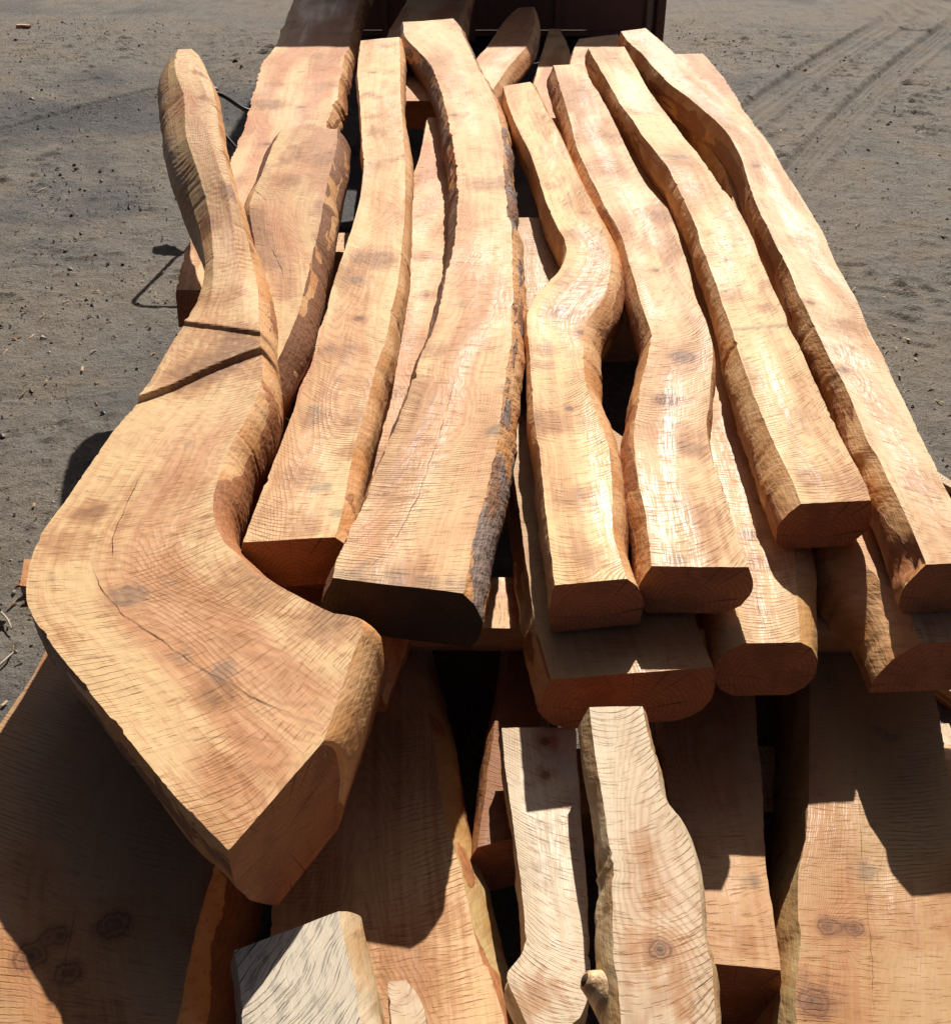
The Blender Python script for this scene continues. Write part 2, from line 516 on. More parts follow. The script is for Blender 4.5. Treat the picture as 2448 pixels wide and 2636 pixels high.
    if parent is None:
        c = P0[len(P0) // 2]
        root = thing(name, label, cat, (float((c[0] + c[2]) / 2), float((c[1] + c[3]) / 2), float(c[4] - th)), group)
    else:
        root = parent
    inv = np.array(root.location)
    tm, em, gm = mats
    vt = topv.reshape(-1, 3)
    ft = grid_faces(n, ntop, 0, True)
    uvb = np.stack([np.repeat(bu[0, :, 0][None, :], n, 0) * w[:, None], np.repeat(v[:, None], nb, 1) + 3.0], 2)
    uvb2 = np.stack([np.repeat(bu[0, :, 0][None, :], n, 0), np.repeat(v[:, None], nb, 1)], 2)
    # look of the sawn face
    ed = np.abs(2 * tu[None, :] - 1) + 0 * V
    so = seed * 7.7
    nl = fbm(U * 7 + so, V * 1.1, so, 3)
    hm = np.clip(0.49 + 1.3 * nl + 0.8 * fbm(U * 5, V * 3.2 + so, so + 3, 3) - 0.75 * np.clip(ed - 0.45, 0, 1), 0, 1)
    stn = np.clip((fbm(U * 6 + so, V * 4.5, so + 8, 4) - 0.22) * 1.7, 0, 0.8) * look['stain'] * 1.25
    gst = np.clip((fbm(U * 12, V * 11 + so, so + 15, 4) - 0.60) * 2.0, 0, 1)
    pol = np.clip(-0.25 + 1.9 * fbm(U * 9 + so, V * 1.4, so + 21, 3) + 0.75 * (1 - ed), 0, 1)
    fld = perlin(U * 4.5 + so, V * 0.9, so + 30) + 0.35 * perlin(U * 9, V * 2.6 + so, so + 31)
    kd = np.full(V.shape, 9.0)
    crack_list = []
    X_, Y_ = topv[:, :, 0], topv[:, :, 1]
    jig = 0.35 * fbm(X_ * 28, Y_ * 28, so, 3)

    def seg_dist(pts):
        best = np.full(V.shape, 1e9)
        sgn_ = np.ones(V.shape)
        inside = np.zeros(V.shape, bool)
        P_ = np.array(pts, float)
        if len(P_) == 1:
            return np.hypot(X_ - P_[0, 0], Y_ - P_[0, 1]), sgn_, ~inside
        for i_ in range(len(P_) - 1):
            a_, d_ = P_[i_], P_[i_ + 1] - P_[i_]
            l2 = d_ @ d_
            tt = ((X_ - a_[0]) * d_[0] + (Y_ - a_[1]) * d_[1]) / l2
            tc = np.clip(tt, 0, 1)
            ds = np.hypot(X_ - a_[0] - tc * d_[0], Y_ - a_[1] - tc * d_[1])
            cr_ = np.sign(d_[0] * (Y_ - a_[1]) - d_[1] * (X_ - a_[0]))
            up = ds < best
            best = np.where(up, ds, best)
            sgn_ = np.where(up, cr_, sgn_)
            ok_ = (tt >= 0) | (i_ > 0)
            ok_ &= (tt <= 1) | (i_ < len(P_) - 2)
            inside = np.where(up, ok_, inside)
        return best, sgn_, inside

    for kind, rad, stg, pts in marks:
        ds, sg_, ins = seg_dist(pts)
        if kind == 'knot':
            kd = np.minimum(kd, ds / rad)
            fld = fld + 0.16 * np.exp(-(ds / (rad * 2.2)) ** 2)
            stn = np.maximum(stn, 0.55 * np.clip(1.5 - ds / (rad * 2.6), 0, 1))
        elif kind == 'crack':
            crack_list.append((rad, pts))
        else:
            m_ = stg * np.clip(1.25 * np.exp(-(ds / (1.15 * rad)) ** 2) * (1 + 1.3 * jig), 0, 1)
            if kind == 'brown':
                stn = np.maximum(stn, m_)
            else:
                gst = np.maximum(gst, m_)
    uu_ = tu[None, :] - 0.45
    sawc = (V + look['arc'] * 0.03 * uu_ * uu_ + look['slant'] * U + 0.020 * fbm(U * 3, V * 7, so + 40, 3)) / look['pitch']
    sawm = np.clip(0.24 + 1.9 * fbm(U * 6 + so, V * 3.2, so + 50, 4) + 0.8 * (ed - 0.6), 0, 1)
    mask = np.stack([hm, stn, gst, pol], 2).reshape(-1, 4)
    lines = np.stack([fld * 150.0 * look['rings'], sawc, np.minimum(kd, 9), sawm], 2).reshape(-1, 4)
    mb = np.tile([0.4, 0.1, 0.1, 0.3], (n * nb, 1))
    lb = np.stack([uvb[:, :, 0] * 300, uvb[:, :, 1] / 0.01, uvb[:, :, 0] * 0 + 9, uvb[:, :, 0] * 0 + 0.5], 2).reshape(-1, 4)
    face = mesh_obj(part, vt - inv, ft, tm, root, uv_t.reshape(-1, 2), uv_t2.reshape(-1, 2), smooth=not flat, attrs=dict(mask=mask, lines=lines))
    mesh_obj('underside', bot.reshape(-1, 3) - inv, grid_faces(n, nb, 0, False), tm, root, uvb.reshape(-1, 2), uvb2.reshape(-1, 2), attrs=dict(mask=mb, lines=lb))
    if fibres:
        torn_fibres(root, inv, ((topv[:, 0, :], -dirn), (topv[:, -1, :], dirn)), seed, fibres)
    for rad, pts in crack_list:
        drying_crack(face, inv, topv, pts, rad, seed)
    for sd, sidev, flip in ((0, left, False), (1, right, True)):
        dd = np.linspace(0, 1, ns)
        ll = np.linalg.norm(np.diff(sidev, axis=1), axis=2).cumsum(1)
        ll = np.concatenate([np.zeros((n, 1)), ll], 1)
        uvs = np.stack([ll + 1.3 * sd, np.repeat(v[:, None], ns, 1)], 2)
        uv2 = np.stack([ll / ll[:, -1:], np.repeat(v[:, None], ns, 1)], 2)
        m_ = em[sd] if isinstance(em, (tuple, list)) else em
        eo = mesh_obj('waney_edge', sidev.reshape(-1, 3) - inv, grid_faces(n, ns, 0, flip), m_, root, uvs.reshape(-1, 2), uv2.reshape(-1, 2), attrs=dict(mask=side_masks[sd].reshape(-1, 4)))
        if edge_labels and edge_labels[sd]:
            eo['label'] = edge_labels[sd]
    for e, ring in ((0, 0), (1, n - 1)):
        if not ends[e]:
            continue
        loop = np.concatenate([topv[ring], right[ring][1:], bot[ring][::-1][1:-1], left[ring][::-1][:-1]])
        k = len(loop)
        cen = loop.mean(0)
        # two inner rings so that the cut can be very slightly uneven
        ax = np.append(dirn[ring], 0)
        inner = cen + (loop - cen) * 0.55
        allv = np.concatenate([loop, inner, cen[None]])
        rel = allv - cen
        uvs = np.stack([rel @ ax, rel[:, 2]], 1)
        f = [[i, (i + 1) % k, k + (i + 1) % k, k + i] for i in range(k)] + [[k + i, k + (i + 1) % k, 2 * k] for i in range(k)]
        if e == 1:
            f = [q[::-1] for q in f]
        eo = mesh_obj('cut_end', allv - inv, f, gm, root, uvs, uvs, smooth=False)
        if end_label and e == 1:
            eo['label'] = end_label
    return root


# plan outlines of the timbers, metres: left x,y, right x,y, top height, from the far end to the near end
ROWS = {
    's3': [(-0.493,5.174,-0.331,5.246,0.6), (-0.465,4.684,-0.302,4.776,0.6), (-0.409,4.144,-0.276,4.32,0.6), (-0.372,3.762,-0.244,3.889,0.6), (-0.351,3.563,-0.221,3.544,0.6), (-0.34,3.399,-0.207,3.296,0.6), (-0.334,3.198,-0.198,3.074,0.6), (-0.337,3.015,-0.195,2.903,0.6), (-0.343,2.822,-0.192,2.745,0.6), (-0.348,2.696,-0.192,2.601,0.6), (-0.35,2.555,-0.197,2.468,0.6), (-0.347,2.416,-0.2,2.325,0.6), (-0.347,2.268,-0.21,2.222,0.6), (-0.351,2.159,-0.218,2.091,0.6), (-0.362,2.05,-0.222,1.994,0.6), (-0.37,1.933,-0.231,1.889,0.6), (-0.379,1.785,-0.233,1.765,0.6), (-0.388,1.658,-0.234,1.664,0.6), (-0.395,1.553,-0.237,1.567,0.6)],
    's5': [(-0.328,5.478,-0.099,5.55,0.612), (-0.303,5.191,-0.067,5.339,0.612), (-0.231,4.936,-0.031,5.016,0.612), (-0.171,4.677,0.003,4.726,0.612), (-0.131,4.37,0.041,4.457,0.612), (-0.105,4.096,0.072,4.149,0.612), (-0.083,3.849,0.086,3.871,0.612), (-0.064,3.56,0.089,3.583,0.612), (-0.054,3.308,0.089,3.329,0.612), (-0.051,3.164,0.09,3.118,0.612), (-0.052,3.013,0.099,2.998,0.612), (-0.059,2.811,0.095,2.793,0.612), (-0.071,2.649,0.091,2.632,0.612), (-0.08,2.511,0.088,2.507,0.612), (-0.095,2.364,0.083,2.38,0.612), (-0.112,2.248,0.079,2.263,0.612), (-0.122,2.184,0.067,2.145,0.612), (-0.13,2.116,0.061,2.061,0.612), (-0.142,2.003,0.05,1.943,0.612), (-0.159,1.891,0.046,1.884,0.612), (-0.178,1.782,0.032,1.773,0.612), (-0.198,1.647,0.014,1.668,0.612), (-0.213,1.577,0.003,1.577,0.612), (-0.222,1.525,-0.006,1.501,0.612), (-0.23,1.469,-0.014,1.438,0.612), (-0.231,1.441,-0.017,1.4,0.612)],
    's6': [(0.104,4.443,0.209,4.504,0.6), (0.117,4.193,0.23,4.331,0.6), (0.14,3.934,0.253,4.072,0.6), (0.168,3.704,0.274,3.889,0.6), (0.186,3.496,0.291,3.729,0.6), (0.196,3.306,0.306,3.47,0.6), (0.21,3.117,0.322,3.296,0.6), (0.227,2.986,0.334,3.166,0.6), (0.237,2.916,0.347,2.986,0.6), (0.239,2.849,0.351,2.849,0.6), (0.229,2.771,0.345,2.745,0.6), (0.206,2.691,0.33,2.648,0.6), (0.173,2.613,0.31,2.544,0.6), (0.141,2.533,0.28,2.468,0.6), (0.122,2.468,0.255,2.401,0.6), (0.118,2.405,0.245,2.345,0.6), (0.118,2.306,0.239,2.268,0.6), (0.118,2.194,0.233,2.177,0.6), (0.118,2.074,0.232,2.082,0.6), (0.117,1.994,0.243,1.994,0.6), (0.118,1.912,0.253,1.889,0.6), (0.121,1.812,0.252,1.792,0.6), (0.123,1.693,0.244,1.676,0.6), (0.125,1.596,0.237,1.582,0.6), (0.126,1.537,0.238,1.527,0.6), (0.127,1.437,0.245,1.454,0.6)],
    's7': [(0.312,4.757,0.427,4.776,0.6), (0.316,4.476,0.44,4.533,0.6), (0.323,4.218,0.459,4.299,0.6), (0.327,3.961,0.474,4.058,0.6), (0.327,3.749,0.483,3.795,0.6), (0.338,3.537,0.493,3.578,0.6), (0.357,3.306,0.507,3.36,0.6), (0.372,3.132,0.528,3.233,0.6), (0.391,2.972,0.544,3.132,0.6), (0.392,2.825,0.547,2.986,0.6), (0.394,2.696,0.542,2.838,0.6), (0.394,2.555,0.538,2.696,0.6), (0.396,2.447,0.53,2.538,0.6), (0.398,2.365,0.531,2.434,0.6), (0.395,2.325,0.53,2.335,0.6), (0.373,2.222,0.517,2.233,0.6), (0.35,2.125,0.498,2.137,0.6), (0.333,2.042,0.479,2.037,0.6), (0.318,1.963,0.457,1.948,0.6), (0.306,1.875,0.448,1.86,0.6), (0.3,1.798,0.447,1.777,0.6), (0.298,1.726,0.447,1.714,0.6), (0.298,1.64,0.449,1.66,0.6), (0.295,1.559,0.447,1.582,0.6), (0.291,1.487,0.448,1.484,0.6)],
    's8': [(0.474,5.042,0.627,5.069,0.6), (0.49,4.726,0.634,4.826,0.6), (0.507,4.476,0.643,4.476,0.6), (0.52,4.218,0.657,4.218,0.6), (0.542,4.011,0.677,3.983,0.6), (0.56,3.795,0.692,3.795,0.6), (0.581,3.64,0.709,3.64,0.6), (0.595,3.496,0.718,3.496,0.6), (0.599,3.343,0.727,3.36,0.6), (0.603,3.166,0.739,3.217,0.6), (0.604,3.018,0.744,3.083,0.6), (0.597,2.897,0.742,2.927,0.6), (0.595,2.755,0.735,2.809,0.6), (0.592,2.613,0.729,2.674,0.6), (0.587,2.513,0.726,2.587,0.6), (0.586,2.411,0.725,2.468,0.6), (0.581,2.304,0.717,2.367,0.6), (0.577,2.213,0.718,2.272,0.6), (0.574,2.108,0.714,2.173,0.6), (0.573,2.011,0.713,2.081,0.6), (0.573,1.929,0.711,2.002,0.6), (0.574,1.851,0.709,1.912,0.6), (0.577,1.784,0.709,1.801,0.6), (0.58,1.738,0.709,1.727,0.6), (0.578,1.67,0.706,1.679,0.6)],
    's9': [(0.643,5.35,0.758,5.418,0.6), (0.654,5.153,0.793,5.188,0.6), (0.69,4.928,0.826,4.915,0.6), (0.711,4.69,0.851,4.684,0.6), (0.739,4.476,0.877,4.443,0.6), (0.776,4.299,0.909,4.188,0.6), (0.804,4.139,0.936,4.011,0.6), (0.827,4.011,0.953,3.842,0.6), (0.842,3.889,0.958,3.704,0.6), (0.843,3.704,0.951,3.518,0.6), (0.839,3.578,0.948,3.36,0.6), (0.825,3.438,0.946,3.217,0.6), (0.812,3.306,0.944,3.083,0.6), (0.801,3.132,0.938,2.941,0.6), (0.798,3.004,0.921,2.768,0.6), (0.793,2.851,0.916,2.648,0.6), (0.79,2.713,0.914,2.549,0.6), (0.781,2.56,0.907,2.468,0.6), (0.779,2.468,0.893,2.335,0.6), (0.774,2.327,0.887,2.205,0.6), (0.771,2.205,0.878,2.087,0.6), (0.771,2.101,0.871,1.989,0.6), (0.765,1.983,0.864,1.898,0.6), (0.756,1.886,0.859,1.819,0.6), (0.76,1.824,0.853,1.738,0.6), (0.756,1.743,0.849,1.664,0.6), (0.755,1.671,0.844,1.582,0.6), (0.751,1.594,0.848,1.537,0.6), (0.744,1.492,0.872,1.505,0.6)],
    's1': [(-0.958,3.785,-0.877,3.79,0.862), (-0.954,3.735,-0.853,3.73,0.86), (-0.911,3.503,-0.783,3.503,0.85), (-0.837,3.227,-0.727,3.269,0.83), (-0.795,3.06,-0.677,3.06,0.8), (-0.746,2.896,-0.636,2.911,0.765), (-0.706,2.778,-0.602,2.808,0.73), (-0.673,2.68,-0.576,2.727,0.7), (-0.651,2.597,-0.55,2.65,0.68), (-0.635,2.494,-0.523,2.541,0.66), (-0.631,2.388,-0.495,2.411,0.645), (-0.639,2.301,-0.473,2.279,0.635), (-0.655,2.179,-0.448,2.14,0.625), (-0.664,2.058,-0.44,2.032,0.62), (-0.678,1.975,-0.448,1.923,0.62), (-0.696,1.883,-0.46,1.829,0.62), (-0.707,1.763,-0.463,1.734,0.62), (-0.718,1.647,-0.46,1.654,0.62), (-0.729,1.549,-0.444,1.583,0.62), (-0.72,1.453,-0.417,1.523,0.62), (-0.701,1.381,-0.388,1.487,0.62), (-0.672,1.331,-0.35,1.444,0.62), (-0.612,1.252,-0.295,1.398,0.62), (-0.537,1.164,-0.227,1.347,0.62), (-0.48,1.096,-0.173,1.325,0.62), (-0.427,1.033,-0.179,1.252,0.62), (-0.378,0.976,-0.193,1.15,0.62), (-0.34,0.937,-0.203,1.083,0.62), (-0.3,0.896,-0.207,1.07,0.62)],
    's1r': [(-0.645,3.826,-0.457,3.839,0.62), (-0.651,3.656,-0.444,3.612,0.615), (-0.647,3.408,-0.44,3.352,0.61), (-0.646,3.203,-0.432,3.152,0.605), (-0.627,3.074,-0.426,2.986,0.6), (-0.594,2.928,-0.428,2.873,0.59), (-0.564,2.769,-0.423,2.719,0.59), (-0.541,2.624,-0.42,2.578,0.59), (-0.525,2.489,-0.419,2.457,0.59), (-0.515,2.345,-0.426,2.326,0.59), (-0.499,2.196,-0.438,2.178,0.59)],
    'b1': [(-0.988,7.268,-0.601,7.268,0.49), (-0.976,6.604,-0.619,6.604,0.49), (-0.949,6.039,-0.605,6.039,0.49), (-0.927,5.524,-0.589,5.592,0.49), (-0.933,5.179,-0.581,5.232,0.49), (-0.906,4.839,-0.567,4.905,0.49), (-0.893,4.649,-0.557,4.677,0.49), (-0.863,4.364,-0.56,4.42,0.49), (-0.85,4.108,-0.552,4.238,0.49), (-0.844,3.883,-0.527,3.967,0.49), (-0.838,3.504,-0.54,3.575,0.49), (-0.839,3.21,-0.58,3.241,0.49), (-0.819,3.008,-0.608,2.981,0.49), (-0.802,2.837,-0.604,2.82,0.49)],
    'b2': [(-0.351,7.268,-0.02,7.268,0.49), (-0.368,6.604,-0.05,6.604,0.49), (-0.398,6.172,-0.056,6.218,0.49), (-0.421,5.788,-0.063,5.788,0.49), (-0.415,5.336,-0.076,5.336,0.49), (-0.361,4.649,-0.099,4.649,0.49)],
    'b3': [(-0.182,4.42,-0.05,4.435,0.49), (-0.206,3.786,-0.018,3.802,0.49), (-0.29,3.368,-0.011,3.368,0.49), (-0.358,2.954,-0.015,2.954,0.49), (-0.399,2.485,-0.023,2.485,0.49), (-0.4,2.202,-0.047,2.202,0.49), (-0.393,1.963,-0.083,1.963,0.49), (-0.375,1.784,-0.1,1.784,0.49), (-0.353,1.649,-0.109,1.649,0.49)],
    'b4': [(0.226,6.406,0.308,6.425,0.49), (0.174,6.218,0.305,6.264,0.49), (0.127,5.996,0.286,5.953,0.49), (0.081,5.708,0.247,5.63,0.49), (0.046,5.517,0.214,5.465,0.49), (0.007,5.336,0.152,5.219,0.49), (-0.04,5.067,0.108,5.004,0.49), (-0.078,4.821,0.065,4.762,0.49), (-0.089,4.513,0.039,4.487,0.49)],
    'b5': [(0.381,6.248,0.433,6.248,0.42), (0.334,5.862,0.452,5.862,0.42), (0.289,5.487,0.441,5.487,0.42), (0.243,5.027,0.409,5.027,0.42), (0.203,4.423,0.338,4.423,0.42)],
    'b6': [(0.102,3.368,0.268,3.368,0.49), (0.081,2.954,0.264,2.954,0.49), (0.069,2.591,0.253,2.591,0.49), (0.067,2.291,0.245,2.291,0.49), (0.072,2.118,0.29,2.118,0.49), (0.076,1.963,0.378,1.963,0.49), (0.086,1.784,0.377,1.784,0.49), (0.094,1.603,0.376,1.603,0.49), (0.102,1.455,0.375,1.461,0.49), (0.12,1.335,0.384,1.363,0.49)],
    'b7': [(0.521,4.435,0.677,4.435,0.49), (0.514,3.763,0.669,3.763,0.49), (0.495,3.18,0.654,3.18,0.49), (0.487,2.704,0.632,2.704,0.49), (0.484,2.291,0.626,2.291,0.49), (0.482,1.963,0.609,1.963,0.49), (0.465,1.697,0.588,1.697,0.49), (0.452,1.527,0.557,1.527,0.49), (0.443,1.421,0.539,1.423,0.49)],
    'b8': [(0.49,5.708,0.683,5.804,0.49), (0.46,5.554,0.684,5.63,0.49), (0.417,5.232,0.611,5.266,0.49), (0.38,4.649,0.581,4.649,0.49)],
    'b9': [(0.693,2.086,0.826,2.086,0.49), (0.696,1.963,0.831,1.963,0.49), (0.7,1.797,0.843,1.797,0.49), (0.709,1.612,0.841,1.615,0.49), (0.734,1.552,0.853,1.549,0.49), (0.739,1.495,0.854,1.496,0.49), (0.736,1.421,0.845,1.426,0.49)],
    'b10': [(0.73,5.4,1.03,5.421,0.49), (0.758,5.067,1.046,5.1,0.49), (0.782,4.762,1.049,4.774,0.49), (0.811,4.435,1.041,4.435,0.49), (0.829,4.099,1.049,4.121,0.49), (0.838,3.763,1.02,3.763,0.49), (0.778,3.241,0.963,3.241,0.49), (0.736,2.8,0.932,2.8,0.49), (0.73,2.485,0.918,2.485,0.49)],
    'deep': [(-0.216,2.033,0.156,2.033,0.13), (-0.214,1.773,0.135,1.773,0.13), (-0.206,1.552,0.11,1.552,0.13), (-0.191,1.363,0.088,1.363,0.13)],
    'deep2': [(0.619,2.131,0.812,2.131,0.11), (0.564,1.795,0.728,1.795,0.11), (0.509,1.472,0.641,1.472,0.11), (0.466,1.213,0.574,1.213,0.11)],
    'blk': [(-0.286,1.601,-0.116,1.601,0.42), (-0.278,1.53,-0.122,1.53,0.42), (-0.273,1.455,-0.137,1.455,0.42), (-0.266,1.37,-0.154,1.37,0.42)],
    'c1': [(-0.765,1.643,-0.424,1.643,0.385), (-0.764,1.504,-0.406,1.494,0.385), (-0.777,1.374,-0.38,1.225,0.385), (-0.797,1.249,-0.377,1.077,0.385), (-0.78,1.077,-0.382,0.949,0.385), (-0.733,0.888,-0.38,0.838,0.385), (-0.695,0.756,-0.378,0.751,0.385)],
    'c2': [(-0.349,1.91,-0.168,1.91,0.27), (-0.343,1.733,-0.135,1.733,0.27), (-0.338,1.515,-0.093,1.535,0.27), (-0.326,1.328,-0.069,1.372,0.27), (-0.313,1.167,-0.05,1.239,0.27), (-0.309,1.095,-0.026,1.152,0.27), (-0.304,1.04,-0.011,1.081,0.27), (-0.3,0.994,0.001,1.014,0.27), (-0.295,0.945,0.02,0.963,0.27), (-0.288,0.88,0.041,0.88,0.27), (-0.278,0.793,0.054,0.793,0.27)],
    'c3': [(0.086,1.883,0.176,1.883,0.27), (0.064,1.642,0.147,1.642,0.27), (0.036,1.466,0.119,1.466,0.27), (0.023,1.346,0.097,1.346,0.27), (0.005,1.182,0.076,1.204,0.27)],
    'd': [(0.369,1.857,0.567,1.857,0.27), (0.346,1.62,0.527,1.62,0.27), (0.335,1.484,0.508,1.484,0.27), (0.324,1.299,0.48,1.299,0.27), (0.321,1.15,0.456,1.15,0.27), (0.32,1.064,0.448,1.064,0.27), (0.313,0.979,0.438,0.965,0.27)],
    'e': [(0.693,1.923,0.925,1.923,0.26), (0.667,1.745,0.892,1.745,0.26), (0.618,1.535,0.851,1.528,0.26), (0.586,1.4,0.823,1.4,0.26), (0.56,1.297,0.803,1.303,0.26), (0.533,1.21,0.787,1.21,0.26), (0.506,1.138,0.771,1.138,0.26), (0.487,1.062,0.753,1.062,0.26), (0.484,1.026,0.744,1.026,0.26), (0.466,0.974,0.734,0.969,0.26), (0.442,0.888,0.718,0.88,0.26), (0.42,0.799,0.703,0.799,0.26)],
    'p1': [(0.043,1.345,0.165,1.348,0.37), (0.047,1.271,0.162,1.271,0.37), (0.053,1.196,0.161,1.196,0.37), (0.06,1.11,0.158,1.088,0.37), (0.067,1.027,0.156,0.989,0.37), (0.069,0.959,0.156,0.939,0.37), (0.064,0.926,0.155,0.91,0.37), (0.042,0.892,0.152,0.875,0.37), (0.047,0.871,0.145,0.853,0.37), (0.065,0.823,0.127,0.815,0.37), (0.076,0.779,0.114,0.769,0.37)],
    'p2': [(0.175,1.262,0.256,1.264,0.5), (0.175,1.21,0.257,1.21,0.5), (0.177,1.142,0.262,1.152,0.5), (0.178,1.093,0.263,1.093,0.5), (0.18,1.051,0.278,1.056,0.5), (0.18,1.015,0.286,1.031,0.5), (0.18,0.98,0.292,0.98,0.5), (0.176,0.931,0.291,0.931,0.5), (0.173,0.891,0.285,0.872,0.5), (0.169,0.835,0.288,0.824,0.5), (0.171,0.789,0.284,0.783,0.5), (0.169,0.739,0.28,0.739,0.5), (0.164,0.67,0.27,0.67,0.5)],
    'g': [(-0.309,0.876,-0.183,0.933,0.45), (-0.3,0.846,-0.174,0.902,0.45), (-0.293,0.822,-0.17,0.888,0.45), (-0.283,0.775,-0.15,0.822,0.45), (-0.275,0.734,-0.136,0.775,0.45), (-0.263,0.674,-0.118,0.697,0.45)],
    'h': [(-0.114,0.87,-0.09,0.872,0.39), (-0.111,0.841,-0.072,0.849,0.39), (-0.106,0.809,-0.063,0.811,0.39), (-0.1,0.729,-0.058,0.729,0.39)],
}
